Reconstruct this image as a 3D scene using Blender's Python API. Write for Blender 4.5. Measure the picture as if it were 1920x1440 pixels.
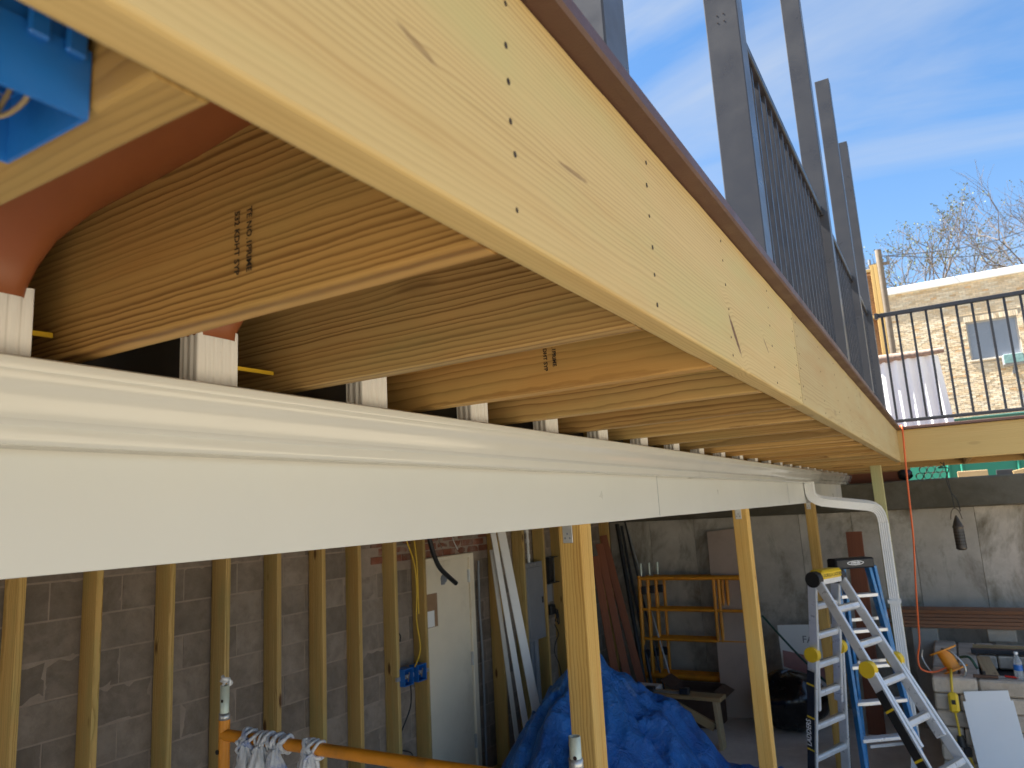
import bpy, bmesh, math, random
from math import radians as RAD, sin, cos, pi
from mathutils import Vector as V, Matrix, noise as NZ

# ------------------------------------------------------------------ camera, sky, sun, exposure
# World axes: +y runs along the deck edge away from the viewer, +x points away from the house, z = 0 is eye height.
FLOOR = -2.48
scene = bpy.context.scene
COL = scene.collection
for o in list(bpy.data.objects):
    bpy.data.objects.remove(o)
YAW, PITCH, ROLL, FPX = 0.52411, 0.1753, -0.05548, 1371.77
cam_d = bpy.data.cameras.new('camera'); cam = bpy.data.objects.new('camera', cam_d); COL.objects.link(cam)
fw = V((-sin(YAW)*cos(PITCH), cos(YAW)*cos(PITCH), sin(PITCH)))
ri = V((cos(YAW), sin(YAW), 0)); up = ri.cross(fw)
r2 = ri*cos(ROLL)+up*sin(ROLL); u2 = up*cos(ROLL)-ri*sin(ROLL)
cam.matrix_world = Matrix(((r2.x, u2.x, -fw.x, 0), (r2.y, u2.y, -fw.y, 0), (r2.z, u2.z, -fw.z, 0), (0, 0, 0, 1)))
cam_d.sensor_width = 36; cam_d.lens = 36*FPX/1920
cam_d.clip_start = 0.01; cam_d.clip_end = 2000
cam_d.dof.use_dof = True; cam_d.dof.focus_distance = 1.9; cam_d.dof.aperture_fstop = 7.5
scene.camera = cam
scene.view_settings.view_transform = 'Standard'; scene.view_settings.look = 'None'
scene.view_settings.exposure = 2.3; scene.view_settings.gamma = 1
scene.view_settings.use_curve_mapping = False

SUN_DIR = V((-0.55, -0.08, 0.82)).normalized()          # towards the sun
sun_d = bpy.data.lights.new('sun', 'SUN'); sun_d.energy = 5.0; sun_d.angle = RAD(0.55); sun_d.color = (1, .955, .88)
sun = bpy.data.objects.new('sun', sun_d); COL.objects.link(sun); sun.location = SUN_DIR*30
sun.rotation_euler = SUN_DIR.to_track_quat('Z', 'Y').to_euler()

def nd(nt, typ, ins=None, **props):
    n = nt.nodes.new(typ)
    for k, v in props.items(): setattr(n, k, v)
    for k, v in (ins or {}).items():
        s = n.inputs[k]
        if isinstance(v, bpy.types.NodeSocket): nt.links.new(v, s)
        elif isinstance(v, bpy.types.Node): nt.links.new(v.outputs[0], s)
        else: s.default_value = v
    return n
def M(nt, op, a, b=0.0, c=0.0, clamp=False):
    n = nd(nt, 'ShaderNodeMath', {0: a, 1: b, 2: c}, operation=op); n.use_clamp = clamp
    return n.outputs[0]
def MIX(nt, fac, a, b, mode='MIX'):
    n = nt.nodes.new('ShaderNodeMix'); n.data_type = 'RGBA'; n.blend_type = mode
    for s, v in ((n.inputs[0], fac), (n.inputs[6], a), (n.inputs[7], b)):
        if isinstance(v, bpy.types.NodeSocket): nt.links.new(v, s)
        else: s.default_value = v if not isinstance(v, tuple) or len(v) == 4 else (*v, 1)
    return n.outputs[2]
def MR(nt, v, a, b, c=0.0, d=1.0):
    n = nd(nt, 'ShaderNodeMapRange', {0: v, 1: a, 2: b, 3: c, 4: d}, clamp=True); return n.outputs[0]
def NOISE(nt, vec, scale=5.0, detail=3.0, rough=.55, dist=0.0, out=0):
    ins = {'Scale': scale, 'Detail': detail, 'Roughness': rough, 'Distortion': dist}
    if vec is not None: ins['Vector'] = vec
    return nd(nt, 'ShaderNodeTexNoise', ins).outputs[out]
def MAPV(nt, vec, scale=(1, 1, 1), loc=(0, 0, 0), rot=(0, 0, 0)):
    return nd(nt, 'ShaderNodeMapping', {'Vector': vec, 'Scale': scale, 'Location': loc, 'Rotation': rot}).outputs[0]

world = bpy.data.worlds.new('World'); scene.world = world; world.use_nodes = True
wt = world.node_tree; wt.nodes.clear()
sky = nd(wt, 'ShaderNodeTexSky', sky_type='NISHITA')
sky.sun_disc = False; sky.sun_elevation = math.asin(SUN_DIR.z); sky.sun_rotation = math.atan2(SUN_DIR.x, SUN_DIR.y)
sky.air_density = 1.0; sky.dust_density = 0.7; sky.ozone_density = 2.2; sky.altitude = 100
tc = nd(wt, 'ShaderNodeTexCoord').outputs['Generated']
sx = nd(wt, 'ShaderNodeSeparateXYZ', {0: tc})
den = M(wt, 'ADD', M(wt, 'MAXIMUM', sx.outputs[2], 0.0), 0.22)
pv = nd(wt, 'ShaderNodeCombineXYZ', {0: M(wt, 'DIVIDE', sx.outputs[0], den), 1: M(wt, 'DIVIDE', sx.outputs[1], den), 2: 0.0}).outputs[0]
pw = MAPV(wt, pv, (0.55, 1.5, 1), (3.1, 0.4, 0), (0, 0, RAD(-38)))
c1 = NOISE(wt, pw, 1.15, 7, .58, .7)
c2 = NOISE(wt, MAPV(wt, pv, (.5, .8, 1), (7.3, 2.2, 0)), .8, 2, .5)
cm = M(wt, 'MULTIPLY', MR(wt, c1, .40, .68), MR(wt, c2, .30, .58), clamp=True)
haze = MR(wt, sx.outputs[2], 0.0, 0.45, 0.42, 0.0)
cm2 = M(wt, 'MAXIMUM', M(wt, 'MULTIPLY', cm, 0.95), haze)
skyc = MIX(wt, 1.0, sky.outputs[0], (.70, 1.0, 1.18, 1), 'MULTIPLY')
skym = MIX(wt, cm2, skyc, (3.0, 3.4, 4.0, 1))
bg = nd(wt, 'ShaderNodeBackground', {'Color': skym, 'Strength': 0.043})
wo = nd(wt, 'ShaderNodeOutputWorld', {0: bg.outputs[0]})

# ------------------------------------------------------------------ builders
WM = {}
def link(o, parent=None, mw=None):
    COL.objects.link(o)
    mw = mw or Matrix.Identity(4)
    if parent is not None:
        o.parent = parent
        o.matrix_parent_inverse = Matrix.Identity(4)
        loc, rot, sc = (WM[parent].inverted() @ mw).decompose()
        o.rotation_mode = 'QUATERNION'; o.location = loc; o.rotation_quaternion = rot
    else:
        loc, rot, sc = mw.decompose(); o.rotation_mode = 'QUATERNION'; o.location = loc; o.rotation_quaternion = rot
    WM[o] = mw
    return o
def tag(o, label=None, cat=None, group=None, kind=None):
    if label: o['label'] = label
    if cat: o['category'] = cat
    if group: o['group'] = group
    if kind: o['kind'] = kind
    return o
def thing(name, label, cat, loc=(0, 0, 0), group=None):
    o = bpy.data.objects.new(name, None); o.empty_display_size = .1
    link(o, None, Matrix.Translation(V(loc)))
    return tag(o, label, cat, group)

class MB:
    """collects faces of one mesh, in world coordinates"""
    def __init__(s): s.v = []; s.f = []; s.sm = []
    def add(s, vs, fs, smooth=False):
        b = len(s.v); s.v += [tuple(v) for v in vs]
        for f in fs: s.f.append([i+b for i in f]); s.sm.append(smooth)
        return s
    def box(s, a, b, ch=0.0):
        a, b = V([min(p, q) for p, q in zip(a, b)]), V([max(p, q) for p, q in zip(a, b)])
        return s.obox((a+b)/2, (b-a), None, ch)
    def obox(s, c, size, m=None, ch=0.0):
        c = V(c); hx, hy, hz = [k/2 for k in size]
        m = m or Matrix.Identity(3)
        if ch <= 0:
            vs = [c+m @ V((x*hx, y*hy, z*hz)) for x in (-1, 1) for y in (-1, 1) for z in (-1, 1)]
            return s.add(vs, [(0, 1, 3, 2), (4, 6, 7, 5), (0, 4, 5, 1), (2, 3, 7, 6), (0, 2, 6, 4), (1, 5, 7, 3)])
        ch = min(ch, hx*.9, hy*.9, hz*.9); vs = []; idx = {}
        for x in (-1, 1):
            for y in (-1, 1):
                for z in (-1, 1):
                    for k in range(3):
                        h = [hx-ch, hy-ch, hz-ch]; h[k] += ch
                        idx[(x, y, z, k)] = len(vs); vs.append(c+m @ V((x*h[0], y*h[1], z*h[2])))
        I = lambda x, y, z, k: idx[(x, y, z, k)]
        fs = []
        for q in (-1, 1):
            fs.append([I(q, -1, -1, 0), I(q, 1, -1, 0), I(q, 1, 1, 0), I(q, -1, 1, 0)][::q])
            fs.append([I(-1, q, -1, 1), I(-1, q, 1, 1), I(1, q, 1, 1), I(1, q, -1, 1)][::q])
            fs.append([I(-1, -1, q, 2), I(1, -1, q, 2), I(1, 1, q, 2), I(-1, 1, q, 2)][::q])
        for a in (-1, 1):
            for b in (-1, 1):
                fs.append([I(a, b, -1, 0), I(a, b, 1, 0), I(a, b, 1, 1), I(a, b, -1, 1)])
                fs.append([I(a, -1, b, 0), I(a, 1, b, 0), I(a, 1, b, 2), I(a, -1, b, 2)])
                fs.append([I(-1, a, b, 1), I(1, a, b, 1), I(1, a, b, 2), I(-1, a, b, 2)])
                for c2 in (-1, 1): fs.append([I(a, b, c2, 0), I(a, b, c2, 1), I(a, b, c2, 2)])
        return s.add(vs, fs)
    def beam(s, p, q, w, h, upv=(0, 0, 1), ch=0.0):
        p, q = V(p), V(q); m = basis(q-p, upv)
        return s.obox((p+q)/2, ((q-p).length, w, h), m, ch)
    def cyl(s, p, q, r, n=12, r2=None, cap=True):
        p, q = V(p), V(q); r2 = r if r2 is None else r2
        m = basis(q-p, (0, 0, 1) if abs((q-p).normalized().z) < .9 else (1, 0, 0))
        vs = []
        for c, rr in ((p, r), (q, r2)):
            for i in range(n):
                a = 2*pi*i/n; vs.append(c+m @ V((0, cos(a)*rr, sin(a)*rr)))
        s.add(vs, [(i, (i+1) % n, n+(i+1) % n, n+i) for i in range(n)], True)
        if cap: s.add(vs, [list(range(n))[::-1], list(range(n, 2*n))])
        return s
    def ring(s, p, q, r, t, n=18):
        """open tube with wall thickness t"""
        p, q = V(p), V(q); m = basis(q-p, (0, 0, 1) if abs((q-p).normalized().z) < .9 else (1, 0, 0)); vs = []
        for c, rr in ((p, r), (q, r), (q, r-t), (p, r-t)):
            for i in range(n):
                a = 2*pi*i/n; vs.append(c+m @ V((0, cos(a)*rr, sin(a)*rr)))
        fs = [(k*n+i, k*n+(i+1) % n, ((k+1) % 4)*n+(i+1) % n, ((k+1) % 4)*n+i) for k in range(4) for i in range(n)]
        return s.add(vs, fs, True)
    def tube(s, pts, r, n=7, sub=6, taper=None):
        P = spline(pts, sub) if sub > 1 else [V(p) for p in pts]
        prof = [(cos(2*pi*i/n), sin(2*pi*i/n)) for i in range(n)]
        return s.sweep([(a*r, b*r) for a, b in prof], P, smooth=True, taper=taper)
    def sweep(s, prof, P, upv=None, smooth=False, closed=True, cap=True, taper=None):
        P = [V(p) for p in P]; n = len(prof); vs = []
        t = (P[1]-P[0]).normalized()
        u = V(upv) if upv else (V((0, 0, 1)) if abs(t.z) < .9 else V((1, 0, 0)))
        for i, p in enumerate(P):
            t = (P[min(i+1, len(P)-1)]-P[max(i-1, 0)]).normalized()
            u = (u-t*u.dot(t)).normalized(); w = t.cross(u); k = taper(i/(len(P)-1)) if taper else 1
            vs += [p+u*(b*k)+w*(a*k) for a, b in prof]
        fs = []
        for i in range(len(P)-1):
            for j in range(n if closed else n-1):
                fs.append((i*n+j, i*n+(j+1) % n, (i+1)*n+(j+1) % n, (i+1)*n+j))
        s.add(vs, fs, smooth)
        if cap and closed: s.add(vs, [list(range(n))[::-1], list(range((len(P)-1)*n, len(P)*n))])
        return s
    def loft(s, rings, smooth=True, close=True, cap=False):
        n = len(rings[0]); vs = [p for r in rings for p in r]
        fs = [(i*n+j, i*n+(j+1) % n, (i+1)*n+(j+1) % n, (i+1)*n+j) for i in range(len(rings)-1) for j in range(n if close else n-1)]
        s.add(vs, fs, smooth)
        if cap: s.add(vs, [list(range(n))[::-1], list(range((len(rings)-1)*n, len(rings)*n))])
        return s
    def grid(s, fn, nu, nv, smooth=True):
        vs = [fn(i/nu, j/nv) for i in range(nu+1) for j in range(nv+1)]
        fs = [(i*(nv+1)+j, (i+1)*(nv+1)+j, (i+1)*(nv+1)+j+1, i*(nv+1)+j+1) for i in range(nu) for j in range(nv)]
        return s.add(vs, fs, smooth)
    def mesh(s, name, mat):
        me = bpy.data.meshes.new(name); me.from_pydata([tuple(v) for v in s.v], [], s.f)
        me.polygons.foreach_set('use_smooth', s.sm); 
        if mat: me.materials.append(mat)
        bm = bmesh.new(); bm.from_mesh(me); bmesh.ops.recalc_face_normals(bm, faces=bm.faces); bm.to_mesh(me); bm.free()
        me.update(); return me
    def build(s, name, mat, parent=None, origin=None):
        """one mesh object; geometry is given in world coordinates"""
        if origin is None:
            if parent is not None: origin = WM[parent].to_translation()
            else:
                a = [V(v) for v in s.v]; n = len(a)
                origin = V((sum(v.x for v in a)/n, sum(v.y for v in a)/n, min(v.z for v in a)))
        origin = V(origin); s.v = [tuple(V(v)-origin) for v in s.v]
        o = bpy.data.objects.new(name, s.mesh(name, mat))
        return link(o, parent, Matrix.Translation(origin))

def basis(d, u=(0, 0, 1)):
    x = V(d).normalized(); z = V(u); z = z-x*z.dot(x)
    if z.length < 1e-5: z = V((1, 0, 0)) if abs(x.x) < .9 else V((0, 1, 0)); z = z-x*z.dot(x)
    z.normalize(); y = z.cross(x)
    return Matrix((x, y, z)).transposed()
def spline(pts, sub=6):
    P = [V(p) for p in pts]; out = []
    for i in range(len(P)-1):
        a, b, c, d = P[max(i-1, 0)], P[i], P[i+1], P[min(i+2, len(P)-1)]
        for k in range(sub):
            t = k/sub
            out.append(.5*((2*b)+(c-a)*t+(2*a-5*b+4*c-d)*t*t+(3*b-a-3*c+d)*t**3))
    out.append(P[-1]); return out
_lum = {}
def lumber(name, p, q, w, h, mat, parent=None, u=(0, 0, 1), r=.004, wav=0.0):
    """a sawn board from p to q (centre line); w along local y, h along local z (u); length along local x"""
    p, q = V(p), V(q); L = (q-p).length; key = (round(L, 3), w, h, r, mat.name, wav)
    if key not in _lum:
        ring = []
        for cx, cy, a0 in ((1, 1, 0), (-1, 1, 90), (-1, -1, 180), (1, -1, 270)):
            for a in (0, 45, 90):
                ring.append((cx*(w/2-r)+cos(RAD(a0+a))*r, cy*(h/2-r)+sin(RAD(a0+a))*r))
        n = len(ring); vs = []; seg = max(1, int(L/.03)) if wav else 1
        for i in range(seg+1):
            x = -L/2+L*i/seg
            for j, (a, b) in enumerate(ring):
                d = wav*NZ.noise(V((x*7, (j//3)*5.1, L))) if wav else 0
                vs.append((x, a*(1+d/w*1.2), b*(1+d/h*1.2)))
        fs = [(i*n+j, i*n+(j+1) % n, (i+1)*n+(j+1) % n, (i+1)*n+j) for i in range(seg) for j in range(n)]
        fs += [list(range(n))[::-1], list(range(seg*n, seg*n+n))]
        mb = MB(); mb.add(vs, fs); _lum[key] = mb.mesh(name, mat)
    o = bpy.data.objects.new(name, _lum[key])
    mw = Matrix.Translation((p+q)/2) @ basis(q-p, u).to_4x4()
    return link(o, parent, mw)
def text_part(name, body, size, mat, org, xd, yd, parent, bold=0.0, align='LEFT', sx=1.0):
    cu = bpy.data.curves.new(name, 'FONT'); cu.body = body; cu.size = size; cu.offset = bold; cu.align_x = align; cu.resolution_u = 2
    t = bpy.data.objects.new(name, cu); COL.objects.link(t)
    bpy.context.view_layer.update()
    me = bpy.data.meshes.new_from_object(t.evaluated_get(bpy.context.evaluated_depsgraph_get()))
    bpy.data.objects.remove(t); me.materials.clear(); me.materials.append(mat); me.name = name
    for v in me.vertices: v.co.x *= sx
    o = bpy.data.objects.new(name, me)
    x = V(xd).normalized(); y = V(yd); y = (y-x*y.dot(x)).normalized(); z = x.cross(y)
    m = Matrix((x, y, z)).transposed().to_4x4()
    return link(o, parent, Matrix.Translation(V(org)) @ m)
def copy_to(o, mw, parent=None):
    c = o.copy(); c.parent = None
    for k in ('label', 'category', 'group', 'kind'):
        if k in c: del c[k]
    return link(c, parent, mw)

# ------------------------------------------------------------------ materials
def base_mat(name):
    m = bpy.data.materials.new(name); m.use_nodes = True; nt = m.node_tree
    return m, nt, nt.nodes['Principled BSDF']
def bump(nt, b, h, strength=.3, dist=.002):
    n = nd(nt, 'ShaderNodeBump', {'Height': h, 'Strength': strength, 'Distance': dist}); nt.links.new(n.outputs[0], b.inputs['Normal'])
def plain(name, col, rough=.5, metal=0.0, var=.12, scale=9.0, bmp=.08, coat=0.0, spec=.5, dirt=None, dirt_amt=.5, bscale=60.0):
    """painted / plastic / metal surface with slight mottling, scuffs and fine relief"""
    m, nt, b = base_mat(name)
    co = nd(nt, 'ShaderNodeTexCoord').outputs['Object']; rnd = nd(nt, 'ShaderNodeObjectInfo').outputs['Random']
    off = nd(nt, 'ShaderNodeVectorMath', {0: co, 1: nd(nt, 'ShaderNodeCombineXYZ', {0: M(nt, 'MULTIPLY', rnd, 31.0), 1: rnd, 2: M(nt, 'MULTIPLY', rnd, 7.0)})}, operation='ADD').outputs[0]
    n1 = NOISE(nt, off, scale, 5, .6)
    c = MIX(nt, MR(nt, n1, .3, .7), tuple(k*(1-var) for k in col), tuple(min(1, k*(1+var)) for k in col))
    if dirt:
        c = MIX(nt, M(nt, 'MULTIPLY', MR(nt, NOISE(nt, off, scale*.45, 6, .68, .3), .52, .72), dirt_amt), c, dirt)
    nt.links.new(c, b.inputs['Base Color'])
    nt.links.new(MR(nt, NOISE(nt, off, scale*2.3, 4, .6), .3, .7, max(0, rough-.09), min(1, rough+.09)), b.inputs['Roughness'])
    b.inputs['Metallic'].default_value = metal; b.inputs['Specular IOR Level'].default_value = spec
    b.inputs['Coat Weight'].default_value = coat; b.inputs['Coat Roughness'].default_value = .12
    if bmp: bump(nt, b, NOISE(nt, off, bscale, 4, .6), bmp, .002)
    return m

def wood(name, light, dark, freq=230.0, warp=.010, depth=.16, contrast=1.0, knots=.6, rough=.62, tint=(.45, .42, .2), tamt=.25, spots=(), marks=(), coff=.16):
    """sawn pine: growth rings around a far pith, so faces show straight lines, cathedrals and knots"""
    m, nt, b = base_mat(name)
    co = nd(nt, 'ShaderNodeTexCoord').outputs['Object']; rnd = nd(nt, 'ShaderNodeObjectInfo').outputs['Random']
    s = nd(nt, 'ShaderNodeSeparateXYZ', {0: co})
    rx = M(nt, 'MULTIPLY', rnd, 53.0)
    P = nd(nt, 'ShaderNodeVectorMath', {0: co, 1: nd(nt, 'ShaderNodeCombineXYZ', {0: rx, 1: M(nt, 'MULTIPLY', rnd, 9.0), 2: M(nt, 'MULTIPLY', rnd, 17.0)})}, operation='ADD').outputs[0]
    w1 = M(nt, 'MULTIPLY', M(nt, 'SUBTRACT', NOISE(nt, MAPV(nt, P, (1.3, 4, 4)), 1.0, 2, .5), .5), warp*6)
    w2 = M(nt, 'MULTIPLY', M(nt, 'SUBTRACT', NOISE(nt, MAPV(nt, P, (9, 22, 22), (4, 1, 2)), 1.0, 3, .55), .5), warp*1.3)
    r1 = M(nt, 'FRACT', M(nt, 'MULTIPLY', rnd, 7.31)); r2_ = M(nt, 'FRACT', M(nt, 'MULTIPLY', rnd, 13.7))
    a = M(nt, 'ADD', s.outputs[1], M(nt, 'ADD', M(nt, 'MULTIPLY', r1, .1), depth))
    sgn = M(nt, 'SUBTRACT', M(nt, 'MULTIPLY', M(nt, 'GREATER_THAN', M(nt, 'FRACT', M(nt, 'MULTIPLY', rnd, 5.77)), .5), 2.0), 1.0)
    c = M(nt, 'SUBTRACT', s.outputs[2], M(nt, 'MULTIPLY', sgn, M(nt, 'ADD', M(nt, 'MULTIPLY', r2_, .14), coff)))
    a = M(nt, 'ADD', a, w1)
    vor = nd(nt, 'ShaderNodeTexVoronoi', {'Vector': MAPV(nt, P, (2.2, 7, 7)), 'Scale': 1.0, 'Randomness': 1.0}, feature='F1', voronoi_dimensions='3D')
    kd = vor.outputs['Distance']
    kn = M(nt, 'MULTIPLY', M(nt, 'POWER', MR(nt, kd, 0.0, .34, 1, 0), 2.0), knots)
    rr = M(nt, 'SQRT', M(nt, 'ADD', M(nt, 'MULTIPLY', a, a), M(nt, 'MULTIPLY', c, c)))
    rr = M(nt, 'ADD', M(nt, 'ADD', rr, w2), M(nt, 'MULTIPLY', kn, .022))
    dk = M(nt, 'MULTIPLY', MR(nt, kd, .07, .13, 1, 0), knots)
    for (x, y_, z, ax, az, amp, ang, dkamt) in spots:             # hand-placed knots: local x, z, radii, ring push, tilt, darkness
        dx = M(nt, 'SUBTRACT', s.outputs[0], x); dz = M(nt, 'SUBTRACT', s.outputs[2], z)
        ca, sa = cos(ang), sin(ang)
        e1 = M(nt, 'ADD', M(nt, 'MULTIPLY', dx, ca/ax), M(nt, 'MULTIPLY', dz, sa/ax))
        e2 = M(nt, 'SUBTRACT', M(nt, 'MULTIPLY', dz, ca/az), M(nt, 'MULTIPLY', dx, sa/az))
        d2 = M(nt, 'ADD', M(nt, 'MULTIPLY', e1, e1), M(nt, 'MULTIPLY', e2, e2))
        rr = M(nt, 'ADD', rr, M(nt, 'MULTIPLY', M(nt, 'EXPONENT', M(nt, 'MULTIPLY', d2, -.18)), amp))
        dn = M(nt, 'ADD', d2, M(nt, 'MULTIPLY', M(nt, 'SUBTRACT', NOISE(nt, co, 120, 3), .5), .9))
        dk = M(nt, 'MAXIMUM', dk, M(nt, 'MULTIPLY', MR(nt, dn, .45, 1.1, 1, 0), dkamt))
    t = M(nt, 'MULTIPLY', rr, freq)
    t = M(nt, 'ADD', t, M(nt, 'MULTIPLY', NOISE(nt, M(nt, 'MULTIPLY', rr, 24.0), 1.0, 2), 3.5))
    fr = M(nt, 'FRACT', t)
    band = nd(nt, 'ShaderNodeValToRGB', {0: fr}); cr = band.color_ramp
    cr.elements[0].position = 0.0; cr.elements[0].color = (.1, .1, .1, 1)
    cr.elements[1].position = 1.0; cr.elements[1].color = (.35, .35, .35, 1)
    for p_, v_ in ((.10, 0.0), (.45, .12), (.70, .55), (.84, 1.0), (.94, .9)):
        e = cr.elements.new(p_); e.color = (v_, v_, v_, 1)
    fib = NOISE(nt, MAPV(nt, P, (6, 420, 420)), 1.0, 3, .6)
    amp = MR(nt, NOISE(nt, MAPV(nt, P, (1.2, 9, 9), (2, 2, 2)), 1.0, 2), .3, .7, .35*contrast, 1.1*contrast)
    g = M(nt, 'MULTIPLY', band.outputs[0], amp, clamp=True)
    g = M(nt, 'ADD', g, M(nt, 'MULTIPLY', M(nt, 'SUBTRACT', fib, .5), .35), clamp=True)
    col = MIX(nt, g, light, dark)
    mot = NOISE(nt, MAPV(nt, P, (2.2, 10, 10), (9, 3, 1)), 1.0, 3, .55)
    col = MIX(nt, M(nt, 'MULTIPLY', MR(nt, mot, .45, .72), tamt), col, tint)
    mot2 = NOISE(nt, MAPV(nt, P, (1.6, 14, 14), (1, 8, 5)), 1.0, 4, .6)
    col = MIX(nt, M(nt, 'MULTIPLY', MR(nt, mot2, .52, .75), .45), col, tuple(k*f for k, f in zip(light, (.86, .68, .50))))
    col = MIX(nt, M(nt, 'MULTIPLY', dk, .9), col, (.10, .036, .014))
    vv = M(nt, 'ADD', .80, M(nt, 'MULTIPLY', M(nt, 'FRACT', M(nt, 'MULTIPLY', rnd, 29.3)), .34))
    hv = M(nt, 'FRACT', M(nt, 'MULTIPLY', rnd, 17.9))
    col = MIX(nt, 1.0, col, nd(nt, 'ShaderNodeCombineColor', {0: vv, 1: M(nt, 'MULTIPLY', vv, M(nt, 'ADD', .93, M(nt, 'MULTIPLY', hv, .12))), 2: M(nt, 'MULTIPLY', vv, M(nt, 'ADD', .82, M(nt, 'MULTIPLY', hv, .34)))}).outputs[0], 'MULTIPLY')
    nt.links.new(col, b.inputs['Base Color'])
    b.inputs['Roughness'].default_value = rough; b.inputs['Specular IOR Level'].default_value = .3
    bump(nt, b, M(nt, 'ADD', M(nt, 'MULTIPLY', g, .6), M(nt, 'ADD', M(nt, 'MULTIPLY', fib, .5), M(nt, 'MULTIPLY', dk, -1.0))), .35, .0012)
    return m

def mineral(name, c1, c2, scale=7.0, rough=.9, bmp=.5, stain=None, stain_amt=.6, pores=140.0, streak=False, dist=.004):
    """concrete / block / stone"""
    m, nt, b = base_mat(name)
    co = nd(nt, 'ShaderNodeTexCoord').outputs['Object']; rnd = nd(nt, 'ShaderNodeObjectInfo').outputs['Random']
    P = nd(nt, 'ShaderNodeVectorMath', {0: co, 1: nd(nt, 'ShaderNodeCombineXYZ', {0: M(nt, 'MULTIPLY', rnd, 41.0), 1: M(nt, 'MULTIPLY', rnd, 13.0), 2: rnd})}, operation='ADD').outputs[0]
    n1 = NOISE(nt, P, scale, 6, .65); n2 = NOISE(nt, P, pores, 3, .7)
    col = MIX(nt, MR(nt, n1, .3, .7), c1, c2)
    col = MIX(nt, MR(nt, n2, .25, .75, .35, 0), col, tuple(k*.45 for k in c1))
    if stain:
        P2 = MAPV(nt, P, (1, 1, .55)) if streak else P
        sm = M(nt, 'MULTIPLY', MR(nt, NOISE(nt, P2, scale*.35, 7, .7, .4), .46, .62), stain_amt)
        col = MIX(nt, sm, col, stain)
    vv = M(nt, 'ADD', .82, M(nt, 'MULTIPLY', rnd, .36))
    col = MIX(nt, 1.0, col, nd(nt, 'ShaderNodeCombineColor', {0: vv, 1: vv, 2: vv}).outputs[0], 'MULTIPLY')
    nt.links.new(col, b.inputs['Base Color']); b.inputs['Roughness'].default_value = rough; b.inputs['Specular IOR Level'].default_value = .25
    bump(nt, b, M(nt, 'ADD', M(nt, 'MULTIPLY', n1, .5), M(nt, 'MULTIPLY', n2, .5)), bmp, dist)
    return m
def attr_mat(name, rough=.85, bmp=.3):
    m, nt, b = base_mat(name)
    a = nd(nt, 'ShaderNodeAttribute', attribute_name='tone')
    co = nd(nt, 'ShaderNodeTexCoord').outputs['Object']
    n1 = MR(nt, NOISE(nt, co, 9, 5, .6), .2, .8, .82, 1.14)
    nt.links.new(MIX(nt, 1.0, a.outputs['Color'], nd(nt, 'ShaderNodeCombineColor', {0: n1, 1: n1, 2: n1}).outputs[0], 'MULTIPLY'), b.inputs['Base Color'])
    b.inputs['Roughness'].default_value = rough; bump(nt, b, NOISE(nt, co, 60, 3), bmp, .004)
    return m

# knot positions are in each rim board's own coordinates
L_, D_ = (.50, .375, .17), (.28, .175, .055)
W_rim = wood('pine_rim_near', L_, D_, freq=170, warp=.003, depth=.10, contrast=.55, knots=.12, coff=.22, tint=(.40, .375, .16), tamt=.5,
             spots=[(1.422-.58, 0, .318-.392, .055, .009, .010, -.76, 1.0), (1.722-.58, 0, .349-.392, .030, .004, .006, -.53, .7), (.712-.58, 0, .375-.392, .042, .0035, .004, .06, .55), (.427-.58, 0, .371-.392, .03, .004, .004, -.2, .5)])
W_rim2 = wood('pine_rim_far', L_, D_, freq=170, warp=.004, depth=.10, contrast=.55, knots=.3, coff=.14, tint=(.50, .47, .25), tamt=.3)
W_rim3 = wood('pine_rim_yellow', (.56, .39, .15), (.42, .26, .08), freq=110, warp=.006, depth=.07, contrast=.5, knots=.2, coff=.08, tint=(.5, .38, .15), tamt=.2)
W_joist = wood('pine_joist_shaded', (.53, .33, .115), (.21, .105, .032), freq=118, warp=.0045, depth=.09, contrast=1.0, knots=.3, coff=.13, tint=(.30, .27, .10), tamt=.35)  # same lumber as the rim, with bounce warmth and shade put into the colour
W_post = wood('pine_post', (.62, .385, .105), (.34, .16, .028), freq=140, warp=.006, depth=.05, contrast=.9, knots=.7, coff=.0, tint=(.5, .45, .2), tamt=.25)
W_postg = wood('pine_post_green', (.50, .47, .24), (.30, .26, .10), freq=110, warp=.006, depth=.05, contrast=.9, knots=.5, coff=.02, tint=(.38, .45, .22), tamt=.5)
W_stud = wood('pine_stud', (.62, .42, .15), (.36, .21, .06), freq=120, warp=.006, depth=.05, contrast=1.0, knots=1.0, coff=.04, tint=(.33, .32, .12), tamt=.45)
W_board = wood('dark_stained_board', (.34, .165, .09), (.16, .065, .035), freq=120, warp=.01, depth=.06, contrast=.9, knots=.2, tint=(.26, .14, .08), tamt=.4)
W_redb = wood('red_brown_board', (.28, .10, .05), (.17, .055, .03), freq=100, warp=.01, depth=.06, contrast=.6, knots=.1, tint=(.22, .08, .045), tamt=.4)
W_raw = wood('raw_pine', (.50, .36, .20), (.33, .21, .10), freq=110, warp=.01, depth=.06, contrast=.8, knots=.6)
M_comp = plain('brown_composite', (.085, .040, .028), .5, var=.1, scale=4, bmp=.25, bscale=220)
M_mem = plain('brown_membrane', (.27, .085, .030), .42, var=.06, scale=6, bmp=.05)
M_gut = plain('white_gutter_paint', (.60, .595, .55), .13, var=.015, scale=3, bmp=.012, coat=.4, bscale=22, dirt=(.55, .5, .4), dirt_amt=.10)
M_fas = plain('white_fascia', (.62, .615, .57), .36, var=.02, scale=2.2, bmp=.02, bscale=10, dirt=(.55, .5, .4), dirt_amt=.12)
M_pipe = plain('white_downspout', (.78, .78, .76), .35, var=.02, scale=5, bmp=.02, dirt=(.4, .38, .32), dirt_amt=.2)
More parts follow.
